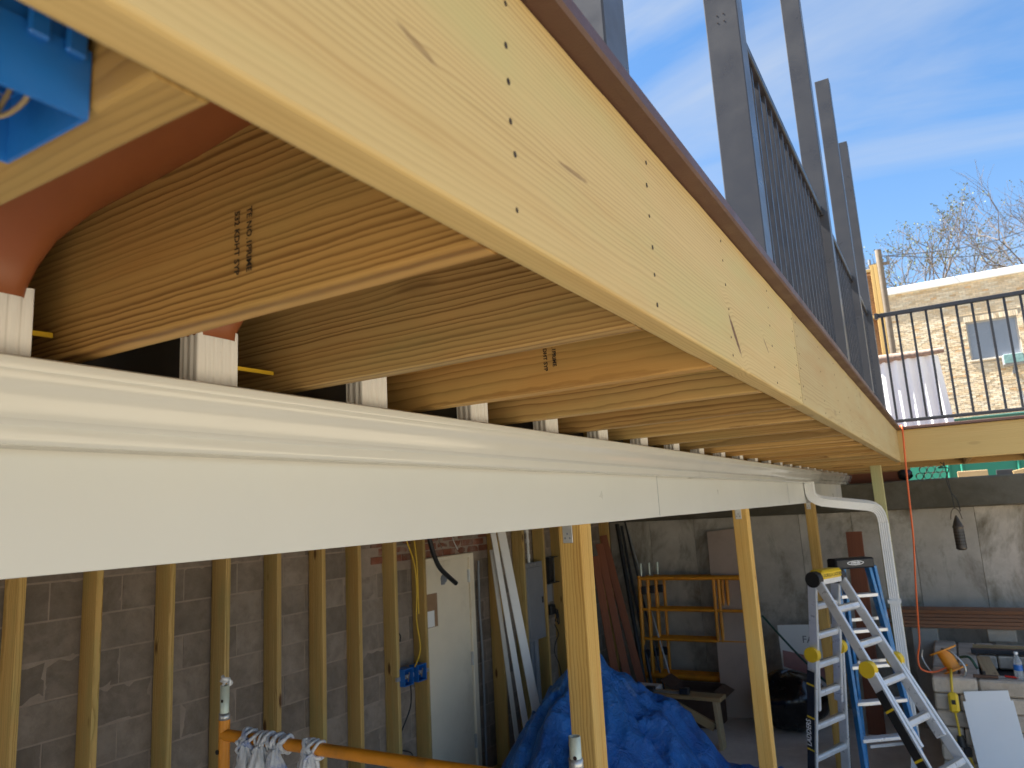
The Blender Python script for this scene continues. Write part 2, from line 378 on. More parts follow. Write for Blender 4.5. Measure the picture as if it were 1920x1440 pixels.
M_railb = plain('black_picket_paint', (.022, .022, .026), .38, var=.06, scale=5, bmp=.03, bscale=160)
M_rail = plain('charcoal_rail_paint', (.048, .048, .052), .33, var=.015, scale=3, bmp=.03, bscale=160)
M_black = plain('black_rubber', (.014, .014, .015), .5, var=.1, bmp=.05)
M_hole = plain('dark_nail_hole', (.025, .013, .008), .8, bmp=0)
M_ink = plain('black_ink', (.028, .02, .015), .7, bmp=0)
M_galv = plain('galvanised_steel', (.55, .56, .55), .42, metal=.85, var=.15, scale=14)
M_alu = plain('ladder_aluminium', (.74, .75, .76), .34, metal=.35, var=.08, scale=9, dirt=(.35, .35, .34), dirt_amt=.4)
M_orange = plain('scaffold_yellow_paint', (.72, .27, .016), .42, var=.1, scale=12, dirt=(.25, .11, .03), dirt_amt=.45)
M_orange2 = plain('scaffold_orange_paint', (.80, .31, .02), .45, var=.12, scale=12, dirt=(.3, .12, .04), dirt_amt=.4)
M_pin = plain('scaffold_pin', (.60, .66, .55), .4, metal=.3, var=.1, dirt=(.3, .25, .15), dirt_amt=.5)
M_blue = plain('blue_box_plastic', (.012, .13, .46), .42, var=.05, scale=20, bmp=.03)
M_bluel = plain('blue_ladder_fibreglass', (.03, .20, .46), .42, var=.15, scale=18, dirt=(.6, .62, .6), dirt_amt=.35)
M_yel = plain('yellow_plastic', (.78, .52, .02), .38, var=.06, bmp=.03)
M_cordo = plain('orange_cord', (.72, .13, .03), .45, var=.06, bmp=.03)
M_cordy = plain('yellow_cable', (.70, .46, .03), .45, var=.06, bmp=.03)
M_reel = plain('orange_reel', (.80, .30, .02), .38, var=.06, bmp=.03)
M_wire = plain('tan_wire', (.35, .27, .15), .5, var=.2)
M_door = plain('cream_door_paint', (.86, .77, .60), .5, var=.04, scale=3, dirt=(.45, .36, .22), dirt_amt=.35)
M_grey = plain('grey_enamel', (.24, .25, .27), .42, var=.05, scale=4)
M_greyp = plain('grey_conduit', (.22, .24, .27), .45, var=.08)
M_whiteb = plain('white_board', (.86, .86, .85), .45, var=.02, scale=3, bmp=.02)
M_card = plain('cardboard', (.33, .20, .11), .8, var=.1)
M_dkbox = plain('dark_carton', (.10, .055, .035), .7, var=.12)
M_ply = plain('pinkish_panel', (.50, .385, .31), .7, var=.07, scale=2.5, dirt=(.25, .2, .16), dirt_amt=.4)
M_rod = plain('dark_rod', (.05, .052, .06), .38, metal=.5)
M_slab = mineral('slab_concrete', (.62, .57, .50), (.76, .71, .63), 3.0, .85, .3, stain=(.38, .33, .28), stain_amt=.5)
M_conc = mineral('wall_concrete', (.46, .42, .36), (.62, .58, .51), 4.0, .9, .5, stain=(.16, .14, .10), stain_amt=.95, streak=True)
M_concd = mineral('shaded_concrete', (.13, .12, .095), (.18, .165, .13), 4.0, .9, .5, stain=(.09, .08, .055), stain_amt=.8)  # shade on the ledge put into a darker concrete colour
M_block = mineral('grey_block', (.215, .175, .14), (.30, .25, .205), 11.0, .95, .9, stain=(.38, .315, .26), stain_amt=.45, pores=230, dist=.006)
M_mort = mineral('mortar', (.40, .325, .265), (.30, .245, .20), 9.0, .95, .6)
M_redbrick = mineral('red_brick', (.22, .075, .045), (.30, .13, .085), 16.0, .9, .6, stain=(.30, .25, .21), stain_amt=.6)
M_paver = mineral('tan_paver', (.58, .48, .37), (.72, .62, .50), 8.0, .9, .8, stain=(.28, .22, .17), stain_amt=.5, dist=.008)
M_ground = mineral('yard_ground', (.30, .255, .185), (.385, .335, .255), 1.3, .95, .4)
M_upg = mineral('upper_soil', (.16, .13, .09), (.24, .2, .14), 3, .95, .6)
M_brick = attr_mat('tan_brick')
M_bmort = mineral('pale_mortar', (.48, .42, .33), (.56, .50, .41), 4.0, .95, .3)
M_coping = plain('white_coping', (.72, .72, .71), .5, var=.04, scale=1.2)
M_green = plain('teal_wall_paint', (.02, .22, .15), .5, var=.08, scale=1.5)
M_dgreen = plain('dark_green_roofing', (.015, .07, .045), .5, var=.1)
M_glass = plain('window_glass', (.24, .27, .32), .22, var=.1, scale=1.1, bmp=.01, bscale=3)
M_wframe = plain('grey_window_frame', (.36, .36, .36), .5)
M_osb = plain('strand_board', (.38, .21, .09), .8, var=.4, scale=55, bmp=.3)
M_bag = plain('black_bag_film', (.008, .008, .009), .22, var=.1, bmp=.5, bscale=26, coat=.4)
M_wrap = plain('crumpled_film', (.66, .67, .68), .25, var=.12, scale=30, bmp=.6, bscale=45)
M_bark = plain('tree_bark', (.13, .105, .085), .9, var=.25, bmp=.3)
M_leaf = plain('spring_leaf', (.15, .17, .06), .7, var=.25)
M_pole = plain('pole_timber', (.20, .16, .12), .9, var=.2)
M_siding = plain('pale_siding', (.55, .53, .49), .6, var=.04, scale=2)
M_brown = plain('brown_mesh_roll', (.28, .20, .155), .8, var=.25, scale=30, bmp=.6)
M_lantern = plain('bronze_lantern', (.09, .075, .06), .45, metal=.6, var=.2)
M_redh = plain('red_handle', (.6, .03, .02), .4)
M_darkcore = plain('dark_core_fill', (.02, .018, .016), .85)  # near-black solid fill inside the counter

def tarp_mat():
    m, nt, b = base_mat('blue_tarp')
    co = nd(nt, 'ShaderNodeTexCoord').outputs['Object']
    n = NOISE(nt, co, 3.0, 6, .65, .6)
    c = MIX(nt, MR(nt, n, .3, .7), (.010, .10, .42), (.035, .25, .74))
    pale = M(nt, 'MULTIPLY', MR(nt, NOISE(nt, co, 7, 6, .7, 1.0), .58, .72), .45)
    c = MIX(nt, pale, c, (.25, .36, .58)); nt.links.new(c, b.inputs['Base Color'])
    b.inputs['Roughness'].default_value = .30; b.inputs['Specular IOR Level'].default_value = .6
    bump(nt, b, M(nt, 'ADD', NOISE(nt, co, 7, 7, .62, 2.2), M(nt, 'MULTIPLY', NOISE(nt, co, 34, 3, .6, 1.4), .25)), 1.0, .05)
    return m
M_tarp = tarp_mat()
def clear_mat():
    m, nt, b = base_mat('clear_bottle_plastic')
    b.inputs['Base Color'].default_value = (.88, .93, .97, 1); b.inputs['Roughness'].default_value = .08
    b.inputs['Transmission Weight'].default_value = .75; b.inputs['IOR'].default_value = 1.3
    return m
M_clear = clear_mat()

# ------------------------------------------------------------------ the setting
def struct(name, mb, mat, origin=None):
    return tag(mb.build(name, mat, None, origin), kind='structure')
g = MB().box((-400, -400, FLOOR-.3), (400, 9.95, FLOOR-.012)); struct('ground', g, M_ground)
g = MB().box((-4.6, -1.5, FLOOR-.2), (.9, 9.93, FLOOR)); struct('floor', g, M_slab)
g = MB().box((-400, 10.12, -3), (400, 600, .10)); struct('upper_ground', g, M_upg)

# block wall of the house under the deck, laid block by block
XW = -4.23
bw = thing('block_wall', 'grey concrete block wall behind the row of studs', 'wall', (XW, 5.5, FLOOR))
MB().box((XW-.26, -4, FLOOR), (XW-.0055, 9.9, .52)).build('mortar', M_mort, bw)
def block_mesh(name, L, H, seed, mat, dep=.19, rough=.0025):
    nu, nv = 6, 3; vs = []
    for j in range(nv+1):
        for i in range(nu+1):
            y, z = -L/2+L*i/nu, -H/2+H*j/nv
            edge = i in (0, nu) or j in (0, nv)
            x = rough*1.6*NZ.noise(V((y*14+seed*3.3, z*14, seed)))-(.004 if edge else 0)
            if edge: y += rough*NZ.noise(V((seed, z*30, 3))); z += rough*NZ.noise(V((seed, y*30, 8)))
            vs.append((x, y, z))
    fs = [(j*(nu+1)+i, j*(nu+1)+i+1, (j+1)*(nu+1)+i+1, (j+1)*(nu+1)+i) for j in range(nv) for i in range(nu)]
    rim = [i for i in range(nu+1)]+[j*(nu+1)+nu for j in range(1, nv+1)]+[nv*(nu+1)+i for i in range(nu-1, -1, -1)]+[j*(nu+1) for j in range(nv-1, 0, -1)]
    b0 = len(vs); vs += [(-.03, vs[k][1], vs[k][2]) for k in rim]; n = len(rim)
    fs += [(rim[k], rim[(k+1) % n], b0+(k+1) % n, b0+k) for k in range(n)]
    mb = MB(); mb.add(vs, fs); return mb.mesh(name, mat)
BV = [block_mesh('block', .397, .1925, k, M_block) for k in range(7)]
random.seed(4)
ROWS = 13; zc0 = -.43
def add_block(y0, y1, zc, row):
    if y1-y0 < .05: return
    L = y1-y0-.0095
    me = random.choice(BV) if abs(L-.397) < .004 else block_mesh('block', L, .1925, random.random()*9, M_block)
    o = bpy.data.objects.new('block', me)
    link(o, bw, Matrix.Translation((XW+random.uniform(-.002, .0025), (y0+y1)/2, zc)))
DY0, DY1, DZ1 = 5.36, 6.30, -.36
for r in range(-3, 11):
    zc = zc0-.2032*r-.1016+.0; off = 0 if r % 2 else .2032
    y = 1.42-off
    if zc-.1 < FLOOR-.08: continue
    while y < 9.84:
        y0, y1 = y, min(y+.4064, 9.85); y += .4064
        if zc < DZ1 and y1 > DY0 and y0 < DY1:
            if y0 < DY0: add_block(y0, DY0, zc, r)
            if y1 > DY1: add_block(DY1, y1, zc, r)
            continue
        if r in (-1,) and y1 > 4.9 and y0 < 6.5:
            continue
        add_block(y0, y1, zc, r)
# red bricks laid over the door
RB = [block_mesh('brick', .196, .058, k+20, M_redbrick, rough=.004) for k in range(4)]
for r in range(3):
    y = 4.80+(.1 if r % 2 else 0)
    while y < 6.45:
        o = bpy.data.objects.new('brick', random.choice(RB)); link(o, bw, Matrix.Translation((XW+random.uniform(-.004, .006), y+.1, -.395+.068*r+.068)))
        y += .206

# poured concrete wall at the back, with form panels and a ledge
YB = 9.85
cw = thing('concrete_wall', 'stained poured concrete wall across the back under the deck', 'wall', (0, YB, FLOOR))
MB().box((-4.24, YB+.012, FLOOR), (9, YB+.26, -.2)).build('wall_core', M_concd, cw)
xs = [-4.22, -3.62, -3.0, -2.33, -1.66, -1.06, -.42, .22, .86, 1.5, 2.2, 3.0, 4, 5, 6, 7, 8, 9]
for a, b in zip(xs[:-1], xs[1:]):
    MB().box((a+.002, YB-random.uniform(.0, .006), FLOOR), (b-.002, YB+.03, -.205), .003).build('wall_panel', M_conc, cw)
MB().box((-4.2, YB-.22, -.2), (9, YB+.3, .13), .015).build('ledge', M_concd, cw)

# ------------------------------------------------------------------ the deck
ZJ, ZT = .254, .530
deck = thing('deck', 'raised timber deck with pale rim boards and dark joists, filling the upper left', 'deck', (-2.2, 4, ZJ))
lumber('rim_joist', (-.334, -1.0, .392), (-.334, 2.158, .392), .038, .276, W_rim, deck, wav=.0012)
lumber('rim_joist', (-.334, 2.162, .3925), (-.334, 7.166, .3925), .038, .275, W_rim2, deck, wav=.001)
lumber('rim_joist', (-.353, 7.19, .392), (.78, 7.19, .392), .038, .276, W_rim3, deck, wav=.001)
JY = [.2275-.4064, .2275]+[.562+.4064*k for k in range(24)]
for i, y in enumerate(JY):
    lumber('joist', (-4.08, y+.019, .392), (-.3545, y+.019, .392), .038, .276, W_joist, deck, wav=.0015 if i < 6 else 0)
for x in (.2, .74):
    lumber('joist', (x, 7.211, .392), (x, 9.0, .392), .038, .27, W_joist, deck)
lumber('rim_joist', (-.35, 9.02, .392), (.78, 9.02, .392), .038, .276, W_joist, deck)
# composite edging and deck boards
ZD = .557
MB().box((-.425, -1.1, ZT+.001), (-.283, 7.139, ZD), .004).build('edge_board', M_comp, deck)
MB().box((-.425, 7.143, ZT+.001), (.81, 7.285, ZD), .004).build('edge_board', M_comp, deck)
for k in range(28):
    x = -.433-k*.146
    MB().box((x-.140, -1.1, ZT+.002), (x, 10.15, ZD-.001), .003).build('deck_board', M_comp, deck)
for k in range(12):
    y = 7.29+k*.146
    MB().box((-.425, y, ZT+.002), (.81, y+.140, ZD-.001), .003).build('deck_board', M_comp, deck)
# screw and nail holes, one column in front of each joist
hole = MB().cyl((0, 0, 0), (.0006, 0, 0), .0028, 7).mesh('nail_hole', M_hole)
random.seed(9)
for k, y in enumerate([.575, .966, 1.39, 1.80, 2.13, 2.20, 2.62, 3.02, 3.43, 3.84]):
    for z in ([.505, .453, .414, .373, .338, .285] if k == 0 else [.493, .454, .407, .365, .322, .273] if k == 1 else [.50, .46, .41, .36, .31, .275]):
        o = bpy.data.objects.new('nail_hole', hole)
        s = random.uniform(.8, 1.15)*(.75 if k > 1 else 1)
        link(o, deck, Matrix.Translation((-.3149, y+random.uniform(-.006, .006), z+random.uniform(-.004, .004))))
        o.scale = (1, s, s*1.25)
# grade stamps printed on two joists (lines read downward)
def stamp(y, x, z, l1, l2, s=.0125):
    for l, dx in ((l1, 0), (l2, -.0215)):
        text_part('grade_stamp', l, s, M_ink, (x+dx-.009, y-.0024, z), (0, 0, -1), (1, 0, 0), deck, bold=.0003, sx=1.02)
stamp(.562, -.667, .378, 'TE NO.1PRIME', '532 KDHT SYP')
stamp(.562+.4064*2, -.681, .347, '.1PRIME', 'DHT SYP', .0125)

# rain troughs between the joists with white outlet pipes standing in the gutter
def corr(w, h, n1, n2, amp):
    P = []
    for (ax, ay, bx, by, n, nx, ny) in ((-1, -1, 1, -1, n1, 0, -1), (1, -1, 1, 1, n2, 1, 0), (1, 1, -1, 1, n1, 0, 1), (-1, 1, -1, -1, n2, -1, 0)):
        for i in range(n*4):
            t = (i+.5)/(n*4); d = amp*(0 if (i % 4) in (0, 1) else -1)
            if t < .10 or t > .90: d = -amp*.2
            P.append(((ax+(bx-ax)*t)*w/2+nx*d, (ay+(by-ay)*t)*h/2+ny*d))
    return P
ordn = ['first', 'second', 'third', 'fourth', 'fifth', 'sixth', 'seventh', 'eighth', 'ninth', 'tenth', 'eleventh', 'twelfth', 'thirteenth', 'fourteenth', 'fifteenth', 'sixteenth', 'seventeenth', 'eighteenth', 'nineteenth', 'twentieth', 'twenty-first', 'twenty-second', 'twenty-third', 'twenty-fourth']
pipe_me = funnel_me = None
prof = corr(.082, .048, 5, 3, .0028)
bays = [(.2655, .562)]+[(.562+.4064*k+.038, .562+.4064*(k+1)) for k in range(23)]
for i, (y0, y1) in enumerate(bays):
    yc = .462 if i == 0 else y1-.178+(.006*math.sin(i*2.1))
    t = thing('rain_trough', ('leftmost white outlet pipe' if i == 0 else ordn[i]+' white outlet pipe from the left')+' standing in the gutter under a brown trough', 'drain pipe', (-1.052, yc, .158), 'outlet pipes standing in the gutter')
    if pipe_me is None:
        p = MB(); p.sweep(prof, [(0, 0, 0), (0, 0, .177)], upv=(1, 0, 0), cap=False)
        p.v = [(v[0], v[1], v[2]) for v in p.v]
        pipe_me = p.mesh('outlet_pipe', M_pipe); sm_ = pipe_me
        f = MB(); rings = []
        n = 24
        for (zz, xa, xb, yh, sq) in ((.19, -.026, .026, .039, 6), (.206, -.027, .027, .041, 6), (.235, -.03, .045, .050, 4), (.27, -.035, .085, .065, 3), (.305, -.04, .16, .09, 3), (.335, -.05, .28, .125, 3), (.358, -.06, .43, .158, 4), (.378, -.065, .57, .182, 6), (.392, -.07, .675, .184, 8)):
            R_ = []
            for k in range(n):
                a = 2*pi*k/n+pi/n; cx, cy = cos(a), sin(a)
                q = (abs(cx)**sq+abs(cy)**sq)**(-1/sq)
                R_.append(((xa+xb)/2+cx*q*(xb-xa)/2, cy*q*yh, zz))
            rings.append(R_)
        f.loft(rings); funnel_me = f.mesh('membrane', M_mem)
    o = bpy.data.objects.new('outlet_pipe', pipe_me); link(o, t, Matrix.Translation((-1.052, yc, .158)))
    o = bpy.data.objects.new('membrane', funnel_me); link(o, t, Matrix.Translation((-1.052, yc, .13)))
    if i == 0: o.scale = (1, .80, 1)
    # sheet that closes the bay above the funnel
    MB().box((-4.22, y0+.002, .5215), (-.36, y1-.002, .5285)).build('membrane_sheet', M_mem, t)
    if i < 2: MB().beam((-1.075, yc+.03, .285), (-1.085, y1-.006, .290), .004, .007).build('strap', M_cordy, t)
    MB().box((-1.20, y0+.002, .256), (-1.19, y1-.002, .521)).build('dark_void_sheet', M_black, t)  # black sheet added so the bay behind the beam reads as deep shade

# white beam with its ogee gutter
beam = thing('support_beam', 'long white wrapped beam under the joists', 'beam', (-1.15, 4.5, -.05))
lumber('beam_core', (-1.155, -1.3, .101), (-1.155, 10.15, .101), .106, .288, W_joist, beam)
fb = MB()
def fasf(u, v):
    y = -1.3+11.45*u; return (-1.1-.0005+.0016*NZ.noise(V((y*1.1, v*2, 1)))*1.0, y, -.049+.284*v+.0012*NZ.noise(V((y*1.7, 4, v))))
fb.grid(fasf, 160, 4); fb.grid(lambda u, v: (-1.1-.115*v, -1.3+11.45*u, -.0492+.0012*NZ.noise(V(((-1.3+11.45*u)*1.7, 4, 0)))), 160, 2)
fb.grid(lambda u, v: (-1.1-.115*u, 10.151, -.049+.284*v), 2, 2); fb.build('fascia', M_fas, beam)
for y in (3.13, 6.2, 9.2): MB().box((-1.0995, y-.0008, -.045), (-1.0985, y+.0008, .14)).build('fascia_seam', M_greyp, beam)
gut = thing('gutter', 'glossy white ogee gutter along the top of the long white beam', 'gutter', (-1.05, 4.5, .12))
GP = [(-1.094, .236), (-1.094, .126), (-1.093, .1245), (-1.040, .1245), (-1.036, .127), (-1.034, .133), (-1.033, .149), (-1.030, .153), (-1.024, .157), (-1.0195, .164), (-1.0165, .172), (-1.0135, .181), (-1.009, .190), (-1.0035, .197), (-.9985, .203), (-.996, .209), (-.9955, .216), (-.994, .219), (-.994, .231), (-.996, .2335), (-1.004, .2335), (-1.006, .231), (-1.006, .222)]
gb = MB()
ys = [-1.3+11.42*i/160 for i in range(161)]
rings = []
for y in ys:
    w = .0011*NZ.noise(V((y*2.3, 0, 7))); w2 = .0014*NZ.noise(V((y*1.4, 3, 2)))
    rings.append([V((x+w*(1 if x > -1.08 else 0), y, z+w2*.6)) for x, z in GP])
for a_, b_ in ((0, 2), (1, 4), (3, 7), (6, 9), (8, 17), (16, 19), (18, 21), (20, 23)): gb.loft([r_[a_:b_] for r_ in rings], True, False)
gb.build('gutter_trough', M_gut, gut)
MB().add([V((x, 10.121, z)) for x, z in GP], [list(range(len(GP)))]).build('end_cap', M_gut, gut)
for y in (3.6, 7.55): MB().loft([[V((x+.0012*(1 if k > 3 else -1), y+d, z-(.0012 if k in (2, 3, 4) else 0))) for k, (x, z) in enumerate(GP)] for d in (-.03, .03)], True, False).build('joint_sleeve', M_gut, gut)

# downspout from the gutter to the floor beside the corner post
ds = thing('downspout', 'white ribbed downspout elbowing from the gutter end down the corner post', 'downspout', (-.53, 7.42, FLOOR))
dp = corr(.080, .058, 5, 3, .0028)
path = [(-1.055, 7.0, .135), (-1.055, 7.0, .06), (-1.045, 7.01, .01), (-1.0, 7.04, -.028), (-.93, 7.09, -.048), (-.72, 7.25, -.085), (-.62, 7.325, -.105), (-.57, 7.36, -.135), (-.545, 7.38, -.185), (-.535, 7.39, -.26), (-.53, 7.39, -2.0), (-.53, 7.385, -2.15), (-.54, 7.33, -2.27), (-.57, 7.22, -2.36), (-.60, 7.10, -2.40)]
MB().sweep(dp, path[9:], upv=(0, -1, 0), cap=False).build('lower_pipe', M_pipe, ds)
MB().sweep(dp, spline(path[:10], 4), upv=(0, -1, 0), cap=False, smooth=False, taper=lambda t: 1.0+.035*(math.sin(t*150) if (t < .45 or t > .68) else 0)).build('elbow_pipe', M_pipe, ds)
MB().box((-.585, 7.345, -.95), (-.485, 7.455, -.92)).build('strap', M_pipe, ds)

# posts under the beam and the deck corner
def post(name, label, x, y, mat, ztop, s=.089, br=True):
    t = thing(name, label, 'post', (x, y, FLOOR), 'timber posts holding up the deck')
    lumber('shaft', (x, y, FLOOR), (x, y, ztop), s, s, mat, t, u=(0, -1, 0), r=.005)
    if br:
        b = MB().box((x-.026, y-s/2-.003, ztop-.062), (x+.012, y-s/2-.0005, ztop+.012), .006).build('bracket', M_galv, t)
        for dx, dz in ((-.007, -.03), (.002, -.045), (-.016, -.045)): MB().cyl((x+dx, y-s/2-.0045, ztop+dz), (x+dx, y-s/2-.003, ztop+dz), .004, 8).build('screw', M_greyp, b)
    return t
post('timber_post', 'nearest square timber post in front of the blue tarp', -1.165, 2.405, W_post, -.050)
post('timber_post', 'square timber post between the orange frames and the silver ladder', -1.165, 4.86, W_post, -.050)
post('timber_post', 'farthest square timber post under the beam, behind the silver ladder', -1.165, 7.62, W_post, -.050)
post('corner_post', 'pale greenish timber post at the deck corner behind the downspout', -.545, 7.53, W_postg, .253, br=False)

# ------------------------------------------------------------------ railing posts and panels
RX = -.41
pys = [1.02, 2.19, 4.23, 5.73, 6.91]
plab = ['nearest tall charcoal railing post at the top edge, cut by the frame', 'second tall charcoal post from the left, with four small screw holes near its top', 'third tall charcoal railing post, reaching out of the frame', 'fourth tall charcoal railing post with its cut top showing', 'farthest and shortest-looking tall charcoal railing post at the deck corner']
for i, y in enumerate(pys):
    t = thing('railing_post', plab[i], 'post', (RX, y, ZD), 'tall charcoal posts along the deck edge')
    MB().box((RX-.05, y-.05, ZD), (RX+.05, y+.05, 3.13), .003).build('shaft', M_rail, t)
    MB().box((RX-.06, y-.06, ZD), (RX+.06, y+.06, ZD+.012), .003).build('base_plate', M_rail, t)
    if i == 1:
        for dx in (-.013, .007):
            for z in (1.50, 1.475): MB().cyl((RX+dx, y-.0508, z), (RX+dx, y-.0498, z), .0022, 7).build('screw_hole', M_hole, t)
def panel(label, p, q, n, z0, z1):
    p, q = V(p), V(q); t = thing('picket_railing', label, 'railing', ((p.x+q.x)/2, (p.y+q.y)/2, ZD), 'charcoal picket railing panels')
    d = (q-p).normalized(); m = basis(d)
    for z, h, w in ((z1-.018, .036, .042), (z0+.014, .028, .036)):
        MB().obox(((p.x+q.x)/2, (p.y+q.y)/2, z), ((q-p).length, w, h), m, .004).build('top_rail' if z > 1 else 'bottom_rail', M_railb, t)
    pm = None
    for k in range(n):
        c = p+(q-p)*((k+.5)/n)
        if pm is None: pm = MB().box((-.0095, -.0095, z0+.027), (.0095, .0095, z1-.035), .0015).mesh('picket', M_railb)
        o = bpy.data.objects.new('picket', pm); link(o, t, Matrix.Translation((c.x, c.y, 0)))
    for e, s in ((p, 1), (q, -1)):
        MB().obox(e+d*.012*s+V((0, 0, z1-.02)), (.03, .052, .05), m, .003).build('bracket', M_railb, t)
panel('charcoal picket railing panel nearest the viewer, between the second and third posts', (RX, 2.241, 0), (RX, 4.179, 0), 17, .63, 1.56)
panel('charcoal picket railing panel between the third and fourth posts', (RX, 4.281, 0), (RX, 5.679, 0), 12, .63, 1.56)
panel('charcoal picket railing panel between the fourth and corner posts', (RX, 5.781, 0), (RX, 6.859, 0), 9, .63, 1.56)
panel('charcoal picket railing panel in front of the tan brick building', (-.359, 7.235, 0), (.79, 7.235, 0), 10, .60, 1.592)
# crumpled film caught behind the second railing post
fm = MB()
def filmf(u, v):
    a = u*2*pi; r = (.035+.025*(1-v))*(1+.35*NZ.noise(V((cos(a)*2, sin(a)*2, v*5))))
    return V((RX-.06+cos(a)*r, 2.33+sin(a)*r*1.2, ZD+.34*v**.9))
fm.grid(filmf, 28, 14); f_ = fm.build('plastic_wrap', M_wrap); tag(f_, 'crumpled pale plastic film bunched behind the second railing post', 'plastic film')



# end of the deck frame and the low sill behind it
lumber('rim_joist', (-4.08, 10.17, .392), (-.36, 10.17, .392), .038, .276, W_joist, deck)
tag(lumber('sill_timber', (-4.1, 10.0, .19), (-.44, 10.0, .19), .14, .116, W_redb), 'dark red-brown sill timber on the ledge under the far end of the deck', 'timber')
# unseen block pier added beside the viewer to shade the near deck end
sw = thing('added_shade_pier', 'unseen grey block pier added to shade the near end of the deck', 'pier', (-1.5, -.6, FLOOR))
MB().box((-2.3, -.95, FLOOR), (-.66, -.37, .2535)).build('mortar', M_mort, sw)
for r in range(13):
    for c in range(6):
        xa = -2.3+.4064*c-(.2032 if r % 2 else 0); xb = min(xa+.397, -.66); xa = max(xa, -2.3)
        if xb-xa > .05: MB().box((xa, -.375, FLOOR+.2032*r+.005), (xb, -.362, FLOOR+.2032*r+.198), .003).build('block', M_block, sw)

# ------------------------------------------------------------------ studs along the block wall
sy = [1.205, 1.61, 2.004, 2.405, 2.85, 3.238, 3.672, 4.096, 4.497, 4.945, 5.337, 6.597, 7.108, 7.554, 8.04, 9.497]
slab_ = ['timber stud hidden left of the frame', 'timber stud just left of the frame edge', 'leftmost timber stud in view on the block wall', 'second timber stud from the left on the block wall', 'third timber stud from the left on the block wall', 'fourth timber stud, behind the pale scaffold pin', 'fifth timber stud, darkly knotted, above the yellow scaffold rail', 'sixth timber stud from the left on the block wall', 'seventh timber stud from the left on the block wall', 'timber stud holding the left side of the blue outlet box', 'timber stud with the yellow cable beside the cream door', 'timber stud just right of the cream door', 'timber stud left of the grey electrical panel', 'timber stud behind the grey electrical panel', 'timber stud left of the nearest square post', 'last timber stud near the back corner, right of the nearest post']
for i, y in enumerate(sy):
    if i < 2: continue
    t = thing('wall_stud', slab_[i], 'stud', (-4.16, y, FLOOR), 'timber studs standing along the block wall')
    xt = -4.159+random.uniform(-.006, .006)
    lumber('stud_board', (xt-.001, y+.019, FLOOR+.038), (xt+random.uniform(-.01, .01), y+.019+random.uniform(-.012, .012), .22), .038, .139, W_stud, t, u=(1, 0, 0))
pl = lumber('bottom_plate', (-4.159, 1.0, FLOOR+.019), (-4.159, 5.40, FLOOR+.019), .139, .038, W_stud); tag(pl, 'timber plate on the floor under the studs left of the door', 'timber plate')
pl = lumber('bottom_plate', (-4.159, 6.36, FLOOR+.019), (-4.159, 9.8, FLOOR+.019), .139, .038, W_stud); tag(pl, 'timber plate on the floor under the studs right of the door', 'timber plate')

# ------------------------------------------------------------------ cream door
d = thing('door', 'cream painted steel door in the block wall', 'door', (-4.22, 5.85, FLOOR))
MB().box((-4.30, DY0+.03, FLOOR+.01), (-4.205, 6.20, -.40), .004).build('door_leaf', M_door, d)
fr = MB().box((-4.31, 6.205, FLOOR), (-4.185, 6.275, -.36), .004); fr.box((-4.31, DY0, FLOOR), (-4.185, DY0+.028, -.36), .004); fr.box((-4.31, DY0+.029, -.398), (-4.185, 6.204, -.361), .004)
fr.build('door_frame', M_door, d)
for z in (-.58, -1.36, -2.11):
    h = MB().box((-4.2045, 6.18, z-.06), (-4.198, 6.215, z+.06)).cyl((-4.194, 6.2, z-.062), (-4.194, 6.2, z+.062), .008, 8).build('hinge', M_galv, d)
k = MB().cyl((-4.205, 5.775, -.565), (-4.185, 5.775, -.565), .04, 14).cyl((-4.185, 5.775, -.565), (-4.178, 5.775, -.565), .016, 10); k.box((-4.205, 5.735, -.62), (-4.192, 5.79, -.54), .004); k.build('deadbolt', M_greyp, d)
MB().box((-4.2045, 5.46, -.99), (-4.195, 5.67, -.665)).build('notice_frame', M_door, d)
n_ = MB().box((-4.1948, 5.475, -.975), (-4.1935, 5.655, -.68)).build('notice_board', M_card, d)
MB().box((-4.1933, 5.485, -.97), (-4.1928, 5.605, -.83)).build('paper', M_whiteb, n_)

# ------------------------------------------------------------------ wiring on the block wall
def cord(name, label, cat, pts, r, mat, n=6, sub=7):
    o = MB().tube(pts, r, n, sub).build(name, mat); return tag(o, label, cat)
cord('yellow_cable', 'thin yellow cable running down the stud beside the cream door', 'cable', [(-4.10, 5.04, .1), (-4.075, 5.08, -.16), (-4.065, 5.165, -.37), (-4.06, 5.185, -.6), (-4.06, 5.17, -.84), (-4.06, 5.21, -1.06), (-4.055, 5.18, -1.15), (-4.055, 5.12, -1.22)], .006, M_cordy)
cord('yellow_cable', 'second yellow cable joining from the right, above the blue outlet box', 'cable', [(-4.10, 5.20, .1), (-4.075, 5.19, -.16), (-4.062, 5.20, -.4), (-4.058, 5.20, -.8)], .007, M_cordy)
cord('black_hose', 'black corrugated hose hanging in front of the cream door', 'hose', [(-3.93, 5.10, .15), (-3.9, 5.178, -.172), (-3.9, 5.25, -.34), (-3.9, 5.34, -.45), (-3.9, 5.55, -.585)], .021, M_black, 10)
ob = thing('outlet_box', 'blue plastic outlet boxes mounted between two studs', 'electrical box', (-4.07, 5.1, -1.36))
MB().beam((-4.1, 4.93, -1.29), (-4.1, 5.36, -1.29), .02, .03).build('mounting_bar', M_galv, ob)
